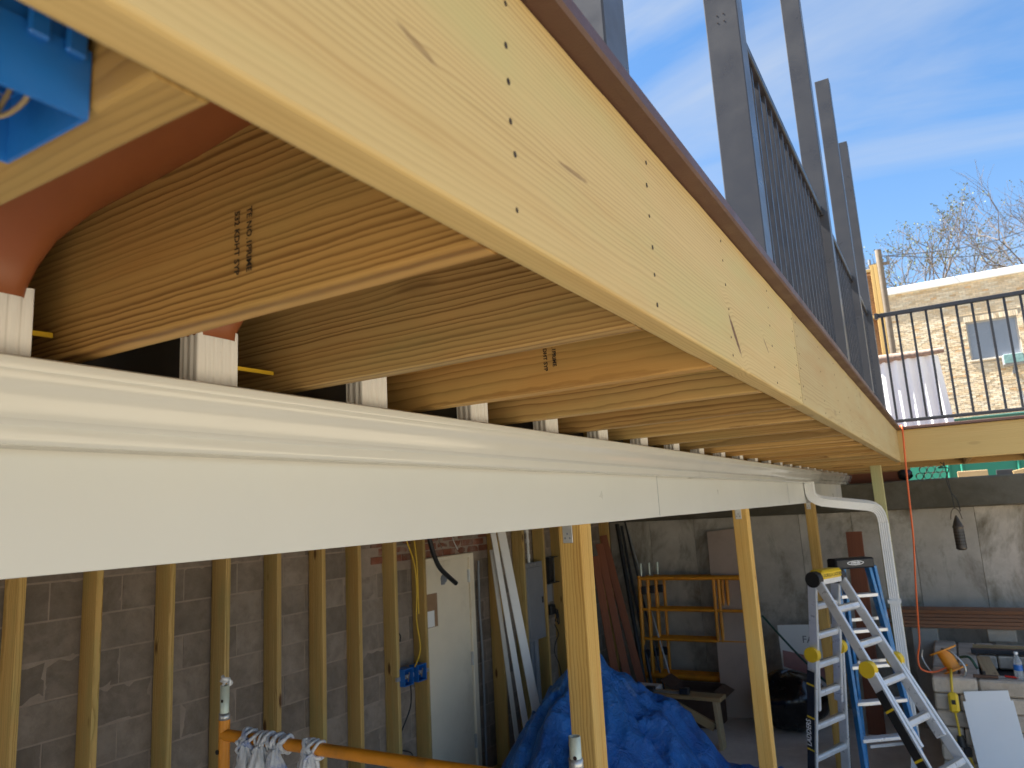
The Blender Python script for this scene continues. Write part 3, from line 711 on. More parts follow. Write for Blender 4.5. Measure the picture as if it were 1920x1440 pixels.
for yc in (5.03, 5.21):
    q = MB(); h = .058
    q.box((-4.14, yc-h, -1.35), (-4.13, yc+h, -1.215)); q.box((-4.13, yc-h, -1.35), (-4.045, yc-h+.006, -1.215)); q.box((-4.13, yc+h-.006, -1.35), (-4.045, yc+h, -1.215)); q.box((-4.13, yc-h+.006, -1.35), (-4.045, yc+h-.006, -1.344)); q.box((-4.13, yc-h+.006, -1.221), (-4.045, yc+h-.006, -1.215))
    b_ = q.build('box_shell', M_blue, ob)
    MB().tube([(-4.12, yc-.03, -1.24), (-4.06, yc, -1.3), (-4.08, yc+.03, -1.32), (-4.05, yc+.01, -1.25)], .004, 5).build('wire', M_wire, b_)
for i, (lab, pts) in enumerate((('upper thin black wire loop on the block wall left of the yellow cable', [(-4.2, 5.02, -.46), (-4.19, 5.06, -.6), (-4.19, 4.98, -.78), (-4.19, 4.97, -.88), (-4.19, 5.1, -.96), (-4.19, 5.1, -1.02)]),
                             ('middle thin black wire loop on the block wall above the blue outlet box', [(-4.19, 5.0, -1.06), (-4.19, 4.97, -1.15), (-4.19, 5.02, -1.25), (-4.19, 5.14, -1.3)]),
                             ('thin black wire dangling on the block wall below the blue outlet box', [(-4.13, 5.15, -1.35), (-4.15, 5.17, -1.55), (-4.17, 5.05, -1.75), (-4.17, 5.03, -1.85), (-4.17, 5.2, -1.95), (-4.17, 5.1, -2.15), (-4.17, 5.02, -2.28), (-4.17, 5.06, -2.32)]))):
    cord('black_wire', lab, 'wire', pts, .006, M_black)
for i, (lab, pts) in enumerate((('left of the two stripped wire ends above the cream door', [(-4.1, 5.55, .0), (-4.0, 5.45, -.2), (-3.95, 5.43, -.27)]), ('right of the two stripped wire ends above the cream door', [(-4.1, 5.75, .02), (-4.0, 5.66, -.18), (-3.97, 5.7, -.3)]))):
    cord('wire_end', lab, 'wire', pts, .004, M_galv)
cord('conduit_strip', 'thin dark conduit running down the wall right of the cream door', 'conduit', [(-4.19, 6.37, -.45), (-4.195, 6.36, -.9), (-4.19, 6.37, -1.4), (-4.195, 6.36, -2.4)], .012, M_greyp)

# electrical panel
ep = thing('electrical_panel', 'grey electrical panel with a closed cover hung between studs', 'electrical panel', (-4.12, 7.34, -1.36))
MB().box((-4.20, 7.16, -1.36), (-4.105, 7.53, -.56), .004).build('cabinet', M_grey, ep)
c_ = MB().box((-4.1045, 7.145, -1.375), (-4.098, 7.545, -.545), .003).build('cover_trim', M_grey, ep)
dr = MB().box((-4.0978, 7.18, -1.335), (-4.088, 7.51, -.60), .004).build('cover_door', M_grey, ep)
MB().box((-4.0878, 7.475, -1.0), (-4.082, 7.505, -.93), .002).build('latch', M_black, dr)
MB().box((-4.0978, 7.27, -.583), (-4.0965, 7.40, -.563)).build('maker_plate', M_galv, ep)
cn = thing('conduit', 'white jointed conduit rising from the top of the grey panel', 'conduit', (-4.12, 7.28, -.56))
MB().cyl((-4.12, 7.28, -.56), (-4.11, 7.25, .2), .017, 10).build('tube', M_pipe, cn)
for z in (-.5, -.33, -.22): MB().cyl((-4.12, 7.28-(z+.56)*.04, z), (-4.12, 7.28-(z+.6)*.04, z+.045), .024, 10).build('coupling', M_pipe, cn)
for i, (y, l) in enumerate(((7.25, 'left grey plastic conduit below the electrical panel'), (7.34, 'thick grey plastic conduit below the electrical panel'))):
    o = MB().cyl((-4.14, y, FLOOR), (-4.14, y, -1.361), .032 if i == 0 else .045, 12).build('grey_conduit', M_greyp); tag(o, l, 'conduit')
jb = thing('junction_box', 'small open dark junction box right of the electrical panel', 'electrical box', (-4.2, 7.9, -.84))
q = MB(); q.box((-4.222, 7.80, -.83), (-4.21, 8.05, -.53)); q.box((-4.21, 7.80, -.83), (-4.14, 7.808, -.53)); q.box((-4.21, 8.042, -.83), (-4.14, 8.05, -.53)); q.box((-4.21, 7.808, -.83), (-4.14, 8.042, -.822)); q.box((-4.21, 7.808, -.538), (-4.14, 8.042, -.53)); q.build('box_shell', M_rod, jb)
MB().beam((-4.15, 7.93, -.82), (-4.15, 7.93, -.54), .006, .012, (1, 0, 0)).build('divider', M_galv, jb)
o = MB().box((-4.225, 7.78, -1.04), (-4.20, 7.94, -.845), .003).build('cover_plate', M_grey); tag(o, 'light grey blank cover plate below the open junction box', 'cover plate')
ad = thing('power_adapter', 'black power adapter with a bundle of looped cord on the wall', 'adapter', (-4.2, 7.86, -1.2))
MB().box((-4.21, 7.78, -1.18), (-4.14, 7.90, -1.07), .008).build('brick_body', M_black, ad)
random.seed(3)
MB().tube([(-4.13, 7.88+random.uniform(-.04, .06), -1.12-.03*(k % 6)-.05*random.random()) for k in range(16)], .006, 5, 5).build('cord_bundle', M_black, ad)
MB().tube([(-4.17, 7.9, -1.3), (-4.17, 7.98, -1.42), (-4.17, 7.88, -1.52), (-4.17, 7.86, -1.62), (-4.17, 7.95, -1.75), (-4.17, 7.98, -1.9), (-4.17, 7.9, -2.05)], .006, 5).build('dangling_cord', M_black, ad)

# ------------------------------------------------------------------ boards and rods leaning in the corner
def board(name, label, p, q, w, h, mat, u=(1, 0, 0), cat='board', group=None):
    o = lumber(name, p, q, w, h, mat, None, u, r=.002); return tag(o, label, cat, group)
board('trim_board', 'wide white trim board leaning beside the cream door', (-3.50, 6.36, FLOOR+.02), (-4.04, 6.52, .1), .085, .019, M_whiteb, u=(.75, -.6, 0), group='white trim boards leaning on the studs')
board('trim_board', 'narrow white trim board just left of the wide one', (-3.56, 6.20, FLOOR+.02), (-4.06, 6.46, -.15), .055, .019, M_whiteb, u=(.75, -.6, 0), group='white trim boards leaning on the studs')
board('trim_board', 'thin greyish trim board behind the two white ones', (-3.66, 6.14, FLOOR+.02), (-4.07, 6.44, -.35), .04, .019, M_siding, u=(.75, -.6, 0), group='white trim boards leaning on the studs')
for i, (a, b, l) in enumerate((((-3.42, 8.75, FLOOR+.02), (-4.0, 9.1, -.35), 'broad red-brown board leaning behind the blue tarp'), ((-3.56, 8.65, FLOOR+.02), (-4.02, 9.0, -.45), 'middle red-brown board leaning behind the blue tarp'), ((-3.68, 8.55, FLOOR+.02), (-4.05, 8.9, -.6), 'left red-brown board leaning behind the blue tarp'))):
    board('leaning_board', l, a, b, .095, .025, W_redb, u=(.6, -.8, 0), group='red-brown boards leaning in the corner')
for i, (a, b, r, mt, l) in enumerate((((-3.5, 9.2, FLOOR), (-3.96, 9.66, -.25), .02, M_rod, 'thick dark rod leaning in the back corner'), ((-3.36, 9.25, FLOOR), (-3.92, 9.7, -.2), .014, M_rod, 'middle dark rod leaning in the back corner'), ((-3.22, 9.25, FLOOR), (-3.90, 9.72, -.28), .011, M_galv, 'thin shiny rod leaning in the back corner'), ((-3.6, 9.2, FLOOR), (-4.0, 9.6, -.22), .03, M_black, 'black tube leaning in the back corner beside the stud'))):
    tag(MB().cyl(a, b, r, 8).build('leaning_rod', mt), l, 'rod', 'rods leaning in the back corner')

# ------------------------------------------------------------------ blue tarp over a heap
tp = MB()
def tarpf(u, v):
    x = -4.02+2.35*u; y = 4.55+2.95*v
    pk = [(-2.95, 6.25, 1.34, .62, .75), (-3.08, 5.95, 1.08, .45, .5), (-2.5, 6.4, .78, .5, .6), (-2.7, 5.5, .55, .5, .5)]
    h = 0
    for (px_, py_, hh, sx_, sy_) in pk:
        dd = math.sqrt(((x-px_)/sx_)**2+((y-py_)/sy_)**2); h = max(h, hh*max(0, 1-dd*.60)**1.15)
    ang = math.atan2(y-6.2, x+2.95); rad = math.hypot(x+2.95, y-6.2)
    fold = .045*(1-2.6*abs(NZ.noise(V((x*5.5+y*2, y*4.5-x*2.2, 11)))))*min(1, rad*2)+.05*(1-abs(NZ.noise(V((x*2.6+y*1.1, y*2.2-x*.8, 6))))*2.4)*min(1, rad*2)+.085*abs(NZ.noise(V((ang*2.6, rad*.7, 2))))*min(1, rad*1.6)*2.0+.03*NZ.noise(V((x*5, y*5, 1)))+.014*NZ.noise(V((x*15, y*15, 4)))
    e = min(u, 1-u, v, 1-v); h = max(h+fold*(.4+min(1, h*2)), .008+.03*abs(NZ.noise(V((x*4, y*4, 9)))))
    x += .07*NZ.noise(V((y*2.3, 7, h))); y += .07*NZ.noise(V((x*2.3, 3, h)))
    return V((x, y, FLOOR+max(.004, h)))
tp.grid(tarpf, 110, 130); tag(tp.build('tarp', M_tarp), 'shiny blue tarp draped over a heap behind the nearest post', 'tarp')

# ------------------------------------------------------------------ yellow scaffold frame in front
sc = thing('scaffold_frame', 'yellow tubular scaffold frame in the foreground below', 'scaffold', (-1.8, 2.03, FLOOR))
SXA, SXB, SY, SZ = -2.555, -1.03, 2.03, -.785
for x in (SXA, SXB):
    po = MB().cyl((x, SY, FLOOR), (x, SY, SZ+.055 if x == SXA else SZ+.0), .0215, 16).build('upright', M_orange, sc)
    zt = -.603 if x == SXA else -.645
    pn = MB().ring((x, SY, SZ-.04), (x, SY, zt), .0175, .003, 16).build('coupling_pin', M_pin, sc)
    MB().cyl((x+.006, SY-.0179, zt-.055), (x+.006, SY-.0168, zt-.055), .006, 10).build('pin_hole', M_hole, pn)
    MB().ring((x, SY, SZ+.05), (x, SY, SZ+.08), .021, .004, 16).build('collar', M_galv, sc)
MB().cyl((SXA, SY-.002, SZ), (SXB, SY-.002, SZ), .0215, 16).build('top_rail', M_orange, sc)
MB().cyl((SXA, SY, -1.6), (SXB, SY, -1.6), .018, 12).build('brace_rail', M_orange, sc)
MB().cyl((SXA-.012, SY-.024, SZ-.06), (SXA-.012, SY-.016, SZ-.06), .009, 10).build('bolt', M_black, sc)
wr = MB(); random.seed(5)
wr.tube([(SXA+random.uniform(-.02, .02), SY+random.uniform(-.02, .02), -.605+.006*k) for k in range(7)], .008, 5, 4)
wr.tube([(SXA-.015, SY, -.612), (SXA+.01, SY-.01, -.59), (SXA+.028, SY, -.58), (SXA+.03, SY, -.6)], .006, 5, 4)
wr.build('tape_scrap', M_wrap, sc)
M_wrapb = plain('white_blue_sheet', (.62, .64, .66), .35, var=.1, scale=25, bmp=.5, dirt=(.03, .12, .45), dirt_amt=.95, bscale=60)
tie_l = ['first', 'second', 'third', 'fourth']
for i, (xc, hang) in enumerate(((-2.40, .35), (-2.315, .33), (-2.24, .40), (-2.075, .36))):
    t = thing('plastic_tie', tie_l[i]+' knotted plastic strip from the left on the yellow scaffold rail', 'plastic strip', (xc, SY, SZ), 'plastic strips knotted round the yellow rail')
    k = MB(); random.seed(40+i)
    for w in range(5):
        x0 = xc-.026+.013*w; pts = []; r_ = random.uniform(.022, .031); tl = random.uniform(-.03, .03)
        for j in range(11):
            a = 2*pi*j/10+w; pts.append((x0+tl*sin(a)+random.uniform(-.006, .006), SY-.002+cos(a)*(r_+random.uniform(-.003, .005)), SZ+sin(a)*(r_+random.uniform(-.003, .005))))
        k.tube(pts, random.uniform(.005, .010), 5, 3)
    for w in range(3): k.tube([(xc+random.uniform(-.03, .03), SY-.03+random.uniform(-.02, .01), SZ-.02*q_-.01*random.random()) for q_ in range(7)], .007, 5, 3)
    k.build('knot', M_wrapb, t)
    h = MB()
    def hf(u, v, xc=xc, hang=hang, i=i):
        a = u*2*pi; r = (.016+.058*v**.6)*(1+1.0*NZ.noise(V((cos(a)*2.6, sin(a)*2.6+i*5, v*4))))
        return V((xc+cos(a)*r+.02*NZ.noise(V((v*3, i, 0))), SY-.03+sin(a)*r*.7, SZ-.012-hang*v+.02*NZ.noise(V((a*2, v*4, i)))))
    h.grid(hf, 40, 22); h.build('hanging_sheet', M_wrapb, t)

# ------------------------------------------------------------------ orange scaffold frames leaning at the back
fl = ['front', 'middle', 'rear']
for i in range(3):
    x0 = -3.66+.075*i; y0 = 9.30+.11*i; x1 = -2.22-.03*i; zt = -.90+.0*i
    t = thing('scaffold_frame', fl[i]+' orange scaffold frame of those stacked against the concrete wall', 'scaffold', (-2.9, y0, FLOOR), 'orange scaffold frames stacked at the back')
    cy = lambda a, b, r: MB().cyl(a, b, r, 10)
    lean = .10; yy = lambda z: y0+lean*(z-FLOOR)/1.6
    P = lambda x, z: (x, yy(z), z)
    for x in (x0, x1): cy(P(x, FLOOR), P(x, zt), .026).build('upright', M_orange2, t)
    cy(P(x0, zt-.03), P(x1, zt-.03), .026).build('top_rail', M_orange2, t)
    for z in (-1.32, -1.68): cy(P(x0, z), P(x1, z), .019).build('cross_rail', M_orange2, t)
    cy(P(x0, -2.12), P(x1, -2.12), .035).build('bottom_rail', M_orange2, t)
    for x in (x0+.11, x0+.98, x0+1.04): cy(P(x, -2.12), P(x, zt-.03), .020).build('inner_post', M_orange2, t)
    MB().cyl(P(x0+.03, zt), P(x0+.03, zt+.16), .015, 10).build('coupling_pin', M_pin, t)
    for z in (-1.08, -1.86): MB().obox(P(x0+.06, z), (.08, .05, .10), None, .01).build('lock_clip', M_rod, t)
# tall panel, boxes, bag, bench
o = MB().beam((-2.42, 9.08, FLOOR+.0), (-2.60, 9.78, -.36), .42, .022, (0, -1, .2), .002).build('tall_panel', M_ply); tag(o, 'tall pinkish-brown sheet leaning on the concrete wall by the orange frames', 'panel')
bx = thing('carton', 'open brown cardboard carton behind the wooden bench', 'box', (-2.85, 8.75, FLOOR))
q = MB(); a, b, c, d2 = -3.05, -2.55, 8.55, 8.95
for bb in (((a, c, FLOOR), (b, c+.006, -2.08)), ((a, d2, FLOOR), (b, d2+.006, -2.08)), ((a, c+.006, FLOOR), (a+.006, d2, -2.08)), ((b-.006, c+.006, FLOOR), (b, d2, -2.08)), ((a, c, FLOOR), (b, d2, FLOOR+.006))): q.box(*bb)
q.build('carton_shell', M_dkbox, bx)
MB().beam((b+.003, c+.2, -2.08), (b+.12, c+.2, -2.14), .39, .005).build('flap', M_dkbox, bx)
MB().beam((a-.003, c+.2, -2.08), (a-.13, c+.2, -2.0), .39, .005).build('flap', M_dkbox, bx)
o = MB().box((-3.55, 8.3, FLOOR), (-3.18, 8.62, -2.05), .004).build('white_carton', M_whiteb); tag(o, 'white printed carton behind the blue tarp', 'box')
bn = thing('wooden_bench', 'low rough timber work bench on the slab right of the tarp', 'bench', (-2.7, 7.95, FLOOR))
lumber('top_board', (-3.25, 7.95, -1.985), (-2.28, 7.92, -1.985), .20, .038, W_raw, bn)
lumber('leg', (-2.33, 7.93, FLOOR), (-2.36, 7.93, -2.006), .14, .038, W_raw, bn, u=(1, 0, 0))
lumber('leg', (-3.18, 7.95, FLOOR), (-3.18, 7.95, -2.006), .14, .038, W_raw, bn, u=(1, 0, 0))
lumber('brace', (-2.40, 7.935, -2.28), (-2.95, 7.945, -2.03), .038, .089, W_raw, bn)
vs_ = thing('clamp', 'grey metal bar clamp lying on the wooden bench', 'clamp', (-2.95, 7.9, -1.965))
MB().box((-3.25, 7.87, -1.964), (-2.62, 7.90, -1.94), .003).build('bar', M_galv, vs_); MB().box((-2.72, 7.85, -1.964), (-2.62, 7.92, -1.90), .006).build('jaw', M_rod, vs_); MB().box((-3.1, 7.85, -1.964), (-3.0, 7.92, -1.91), .006).build('jaw', M_rod, vs_)
bg_ = MB()
def bagf(u, v):
    a = u*2*pi; t = v*pi; r = .36*(sin(t)**.75)*(1+.18*NZ.noise(V((cos(a)*1.6, sin(a)*1.6, t*1.5)))+.07*abs(NZ.noise(V((cos(a)*5, sin(a)*5, t*4)))))
    z = FLOOR+.30*(1-cos(t))*(1+.08*NZ.noise(V((cos(a)*2, sin(a)*2, 5))))
    return V((-1.80+cos(a)*r*1.05, 8.85+sin(a)*r*.9, max(FLOOR+.003, z)))
bg_.grid(bagf, 40, 26); tag(bg_.build('rubbish_bag', M_bag), 'black rubbish bag on the slab behind the ladders', 'bag')
cord('green_stick', 'slim dark green pole slanting beside the black bag', 'pole', [(-2.1, 9.25, -1.35), (-1.75, 9.2, -1.75), (-1.45, 9.15, -2.05)], .012, M_dgreen, 7)
sg = thing('sign_board', 'white printed sign board leaning behind the silver ladder', 'sign', (-1.65, 9.45, -2.3))
MB().beam((-1.65, 9.42, -2.17), (-1.68, 9.50, -1.48), .62, .006, (0, -1, .1)).build('board', M_whiteb, sg)
text_part('lettering', 'FA', .11, M_grey, (-1.72, 9.468, -1.68), (1, 0, 0), (-.03, .08, .69), sg, bold=.001)
M_pink = plain('pink_print', (.42, .22, .21), .5)
MB().add([V((-1.95, 9.424, -1.95)), V((-1.38, 9.405, -2.12)), V((-1.38, 9.425, -1.95)), V((-1.67, 9.44, -1.82)), V((-1.95, 9.445, -1.77))], [(0, 1, 2, 3, 4)]).build('printed_band', M_pink, sg)
o = MB().obox((-3.98, 5.1, -2.38), (.012, .22, .2), basis((1, 0, .3))).build('offcut', M_whiteb); tag(o, 'small white offcut on the floor left of the cream door', 'offcut')
o = MB().box((-4.08, 8.02, -1.66), (-4.0, 8.14, -1.60), .008).build('tape_roll', M_black); tag(o, 'small black clamp fixed on the stud left of the nearest post', 'clamp')

# ------------------------------------------------------------------ silver multi-position ladder
ld = thing('folding_ladder', 'silver aluminium folding ladder with yellow hinges standing open', 'ladder', (-.7, 6.1, FLOOR))
N0 = V((-.955, 6.02, -.61)); AX = V((.36, .93, 0)).normalized()
dR, dL = V((.545, -.38, -1)), V((-.14, .36, -1))
WID = .34
def rung(c0, c1, parent, dirv, nm='rung'):
    m = MB().beam(c0, c1, .046, .050, dirv, .010).build(nm, M_alu, parent)
    f = V((0, 0, 1)); d_ = (V(c1)-V(c0)).normalized()
    MB().beam(V(c0)+d_*.012+f*.0262, V(c1)-d_*.012+f*.0262, .034, .004).build('tread', M_galv, m)
secs = []
for nm, dd, side in (('left_section', dL, -1), ('right_section', dR, 1)):
    s0 = N0+V((.015*side, 0, 0)); zt = lambda p, z: p+dd*((p.z-z))
    nrm = AX.cross(dd).normalized()
    lo, hi = -1.36, -.66
    for k, off in ((0, 0.0), (1, WID)):
        b = s0+AX*off
        up_ = MB().beam(b+dd*.03, b+dd*1.02, .028, .068, nrm, .004).build('upper_rail', M_alu, ld)
        o_ = AX*(-.03 if k == 0 else .03)
        fl_ = AX*(-.07 if k == 0 else .07)
        lw = MB().beam(b+dd*.56+o_, b+dd*1.86+o_+fl_, .026, .074, nrm, .004).build('lower_rail', M_alu, ld)
        MB().beam(b+dd*.70+o_*1.5+AX*(-.0155 if k == 0 else .0155)+fl_*.1, b+dd*1.70+o_*1.5+AX*(-.0155 if k == 0 else .0155)+fl_*.88, .003, .06, nrm).build('warning_label', M_black, lw)
        for q in (.80, 1.06, 1.32): MB().beam(b+dd*q+o_*1.5+AX*(-.0175 if k == 0 else .0175)+fl_*((q-.56)/1.3), b+dd*(q+.012)+o_*1.5+AX*(-.0175 if k == 0 else .0175)+fl_*((q-.56)/1.3), .003, .061, nrm).build('yellow_band', M_yel, lw)
        MB().beam(b+dd*1.86+o_+fl_, b+dd*1.872+o_+fl_, .045, .09, nrm, .006).build('rubber_foot', M_black, lw)
        c = b+dd*.575+o_*1.05
        MB().cyl(c-AX*.026, c+AX*.026, .056, 14).build('lock_knob', M_yel, ld)
    for q in (.21, .44, .67, .90): rung(s0+AX*.014+dd*q, s0+AX*(WID-.014)+dd*q, ld, nrm)
    for q in (1.16, 1.42, 1.68):
        e = .03+.07*(q-.56)/1.3; rung(s0-AX*e+dd*q, s0+AX*(WID+e)+dd*q, ld, nrm)
for k in (0, 1):
    b = N0+AX*(WID*k)
    MB().cyl(b-AX*.03, b+AX*.03, .058, 18).build('hinge', M_black if k == 0 else M_rod, ld)
b0, b1 = N0+AX*.032, N0+AX*(WID-.03)
cap = MB().beam(b0+V((0, 0, .028)), b1+V((0, 0, .028)), .12, .07, (0, 0, 1), .016).build('top_cap', M_yel, ld)
nx = V((AX.y, -AX.x, 0))
MB().beam(b0+V((0, 0, -.02))+nx*.035, b1+V((0, 0, -.02))+nx*.035, .03, .04, (0, 0, 1), .004).build('cap_tray', M_alu, ld)
mid = (b0+b1)/2
text_part('lettering', 'GORILLA LADDERS', .034, M_ink, mid+nx*.0608+V((0, 0, .014)), AX, (0, 0, 1), cap, bold=.0004, align='CENTER', sx=.95)
text_part('lettering', 'LADDERS', .055, M_whiteb, N0+dL*1.30-AX*.095+V((-.012, -.012, 0)), -dL, AX.cross(dL), ld, bold=.001, sx=1.0)

# ------------------------------------------------------------------ blue step ladder behind it
bl = thing('step_ladder', 'blue fibreglass step ladder with black top behind the silver ladder', 'ladder', (-.8, 7.3, FLOOR))
A2 = V((.80, .60, 0)).normalized(); C2 = V((-.80, 6.98, -.60)); fd = V((.07, .06, -1)); bd = V((.04, .26, -1))
for k in (-1, 1):
    t0, t1 = C2+A2*(.15*k), C2+fd*1.86+A2*(.27*k)
    r_ = MB().beam(t0, t1, .028, .07, (A2.y, -A2.x, 0), .003).build('front_rail', M_bluel, bl)
    t0, t1 = C2+A2*(.14*k)+V((.05, .05, 0)), C2+bd*1.86+A2*(.25*k)
    MB().beam(t0, t1, .026, .05, (A2.y, -A2.x, 0), .003).build('rear_rail', M_bluel, bl)
for i in range(6):
    q = .24+.285*i; w = .15+.12*q/1.86; c = C2+fd*q
    MB().beam(c-A2*w, c+A2*w, .085, .028, (0, 0, 1), .003).build('step', M_alu, bl)
for i in range(4):
    q = .45+.36*i; w = .14+.11*q/1.86; c = C2+bd*q+V((.05, .05, 0)); MB().beam(c-A2*w, c+A2*w, .02, .024, (0, 0, 1)).build('cross_brace', M_alu, bl)
tc_ = MB().beam(C2-A2*.175+V((0, 0, .03)), C2+A2*.175+V((0, 0, .03)), .15, .085, (0, 0, 1), .012).build('top_cap', M_black, bl)
n2 = V((A2.y, -A2.x, 0)); e = MB(); vs = [C2+n2*.0765+V((0, 0, .035))+A2*(.075*cos(a*pi/12))+V((0, 0, .018*sin(a*pi/12))) for a in range(24)]
vi = [C2+n2*.0765+V((0, 0, .035))+A2*(.068*cos(a*pi/12))+V((0, 0, .013*sin(a*pi/12))) for a in range(24)]
e.add(vs+vi, [(i, (i+1) % 24, 24+(i+1) % 24, 24+i) for i in range(24)]).build('oval_badge', M_whiteb, tc_)
text_part('lettering', 'WERNER', .021, M_whiteb, C2+n2*.0768+V((0, 0, .028)), A2, (0, 0, 1), tc_, bold=.0006, align='CENTER')
for i, z in enumerate((-.5, )):
    o = lumber('scrap_board', (-.98, 8.9, FLOOR), (-1.0, 9.4, -.42), .17, .03, W_redb, None, (0, -1, .2)); tag(o, 'reddish board standing upright behind the blue ladder', 'board')

# ------------------------------------------------------------------ stacked paver island with things on it
isl = thing('paver_counter', 'unfinished counter of stacked tan paver blocks at the right', 'counter', (.6, 8.2, FLOOR))
IX0, IX1, IY0, IY1, IZ = -.345, 2.4, 7.5, 9.25, -1.575
MB().box((IX0+.12, IY0+.1, FLOOR), (IX1, IY1, IZ-.14)).build('core', M_darkcore, isl)
random.seed(11)
def pav_mesh(L, H, D, sd):
    b = MB(); n = 5
    def rr(a, k): return .006*NZ.noise(V((a*9+sd, k*7.7, sd*2)))
    b.obox((0, 0, 0), (L, D, H), None, .014)
    b.v = [(x+rr(y+z, 1), y+rr(x+z*2, 2)*1.3, z+rr(x*2+y, 3)) for x, y, z in b.v]
    return b.mesh('paver', M_paver)
PV = {w: [pav_mesh(w-.007, .128, .2, k+w) for k in range(3)] for w in (.19, .27, .34)}
for r in range(7):
    z = IZ-.066-.1345*r; x = IX0-(.0 if r % 2 else .0); first = True
    while x < 1.5:
        w = random.choice((.19, .27, .27, .34))
        if first and r % 2: w = .19
        first = False
        o = bpy.data.objects.new('paver', random.choice(PV[w])); link(o, isl, Matrix.Translation((x+w/2, IY0+.1+random.uniform(-.006, .006), z))); x += w
    y = IY0+.2
    while y < IY1-.1:
        w = random.choice((.19, .27, .34)); o = bpy.data.objects.new('paver', random.choice(PV[w]))
        link(o, isl, Matrix.Translation((IX0+.1, y+w/2, z)) @ Matrix.Rotation(pi/2, 4, 'Z')); y += w
for (xa, xb, ya, yb) in ((IX0+.21, .02, IY0+.205, IY1), (.03, .18, 8.55, IY1), (.42, .66, IY0+.205, 8.0), (.42, .66, 8.01, 8.5), (.67, 1.0, IY0+.205, 8.3), (.19, 1.0, 8.56, 9.2)):
    MB().box((xa, ya, IZ-.12), (xb, yb, IZ-.004), .012).build('cap_slab', M_paver, isl)
lumber('cap_board', (.11, IY0+.205, IZ-.02), (.07, 8.55, IZ-.02), .11, .03, W_raw, isl)
# brown boards stacked along the wall
sup = [(-.55, -.3), (.15, .4), (1.1, 1.35)]
for i, (a, b) in enumerate(sup):
    o = MB().box((a, 9.3, FLOOR if a < -.4 else IZ+.001), (b, 9.55, -1.445), .008).build('support_block', M_paver if a > -.4 else M_conc); tag(o, ['grey block carrying the left end of the brown board stack', 'pale block under the middle of the brown board stack', 'pale block under the right end of the brown board stack'][i], 'block')
layer = ['bottom', 'second-lowest', 'middle', 'second-highest', 'top']
for k in range(5):
    for j in range(2):
        o = lumber('decking_board', (-.80+.03*((k*7+j*3) % 4), 9.34+.145*j, -1.427+.037*k), (2.1+.05*((k*5) % 3), 9.34+.145*j+.01*((k*3) % 2), -1.427+.037*k), .14, .034, W_board)
        tag(o, layer[k]+(' front' if j == 0 else ' rear')+' brown board in the stack along the concrete wall', 'board', 'brown boards stacked at the back')
o = lumber('dark_plank', (-.02, 8.62, -1.545), (.75, 8.62, -1.545), .09, .04, M_rod); tag(o, 'dark plank lying across the paver counter', 'plank')
o = lumber('pale_batten', (.0, 8.9, -1.555), (1.0, 8.9, -1.555), .06, .035, W_raw); tag(o, 'pale batten lying on the counter before the board stack', 'batten')
# cord reel
rl = thing('cord_reel', 'bright orange plastic cord reel on a bent metal stand', 'cord reel', (-.21, 7.74, IZ))
RC = V((-.20, 7.74, -1.475)); ax = V((-.40, .12, .9)).normalized()
def disc(c, r, t, mat, nm, hole=0): return MB().cyl(c-ax*t/2, c+ax*t/2, r, 26).build(nm, mat, rl)
disc(RC+ax*.085, .118, .012, M_reel, 'flange'); disc(RC-ax*.085, .118, .012, M_reel, 'flange'); disc(RC, .058, .165, M_reel, 'drum')
MB().tube([RC+ax*.10, RC+ax*.10+V((.07, -.12, .0)), RC+V((.12, -.17, -.02)), RC-ax*.09+V((.04, -.14, -.03)), RC-ax*.10+V((-.16, -.05, -.02)), RC+V((-.20, .0, .0)), RC+ax*.05+V((-.17, 0, .03))], .009, 8).build('wire_stand', M_galv, rl)
MB().tube([RC+ax*.02+V((.10, .05, .0)), RC+ax*.02+V((.17, .0, .01)), RC+V((.21, -.06, -.05))], .011, 8).build('crank_handle', M_dgreen, rl)
cord('orange_cord', 'orange extension cord hanging from the deck corner to the reel', 'cord', [(-.30, 7.30, .566), (-.275, 7.16, .566), (-.268, 7.125, .545), (-.270, 7.118, .45), (-.283, 7.12, .2), (-.295, 7.13, -.1), (-.31, 7.2, -.4), (-.345, 7.3, -.75), (-.375, 7.42, -1.1), (-.395, 7.52, -1.3), (-.425, 7.55, -1.43), (-.41, 7.53, -1.52), (-.32, 7.58, -1.55), (-.22, 7.70, -1.53)], .0075, M_cordo, 8)
gf = thing('inline_breaker', 'yellow inline safety breaker hanging in front of the pavers', 'breaker', (-.2, 7.44, -1.84))
MB().tube([(-.19, 7.66, -1.54), (-.19, 7.53, -1.548), (-.195, 7.475, -1.60), (-.2, 7.455, -1.68)], .011, 7).build('cable', M_cordy, gf)
bd_ = MB().box((-.238, 7.425, -1.84), (-.162, 7.475, -1.68), .018).build('body', M_yel, gf); MB().box((-.215, 7.4215, -1.77), (-.185, 7.4255, -1.735)).build('button', M_black, bd_)
MB().tube([(-.2, 7.45, -1.84), (-.195, 7.45, -1.92), (-.19, 7.44, -2.02)], .010, 7).build('cable', M_cordy, gf)
sp = thing('cord_splitter', 'black and blue three-way cord splitter below the yellow breaker', 'cord splitter', (-.19, 7.44, -2.2))
MB().cyl((-.19, 7.44, -2.02), (-.185, 7.44, -2.10), .026, 10, .04).build('body', M_black, sp); MB().box((-.25, 7.42, -2.16), (-.19, 7.46, -2.11), .012).build('collar', M_blue, sp); MB().box((-.18, 7.42, -2.18), (-.12, 7.46, -2.10), .012).build('plug', M_black, sp)
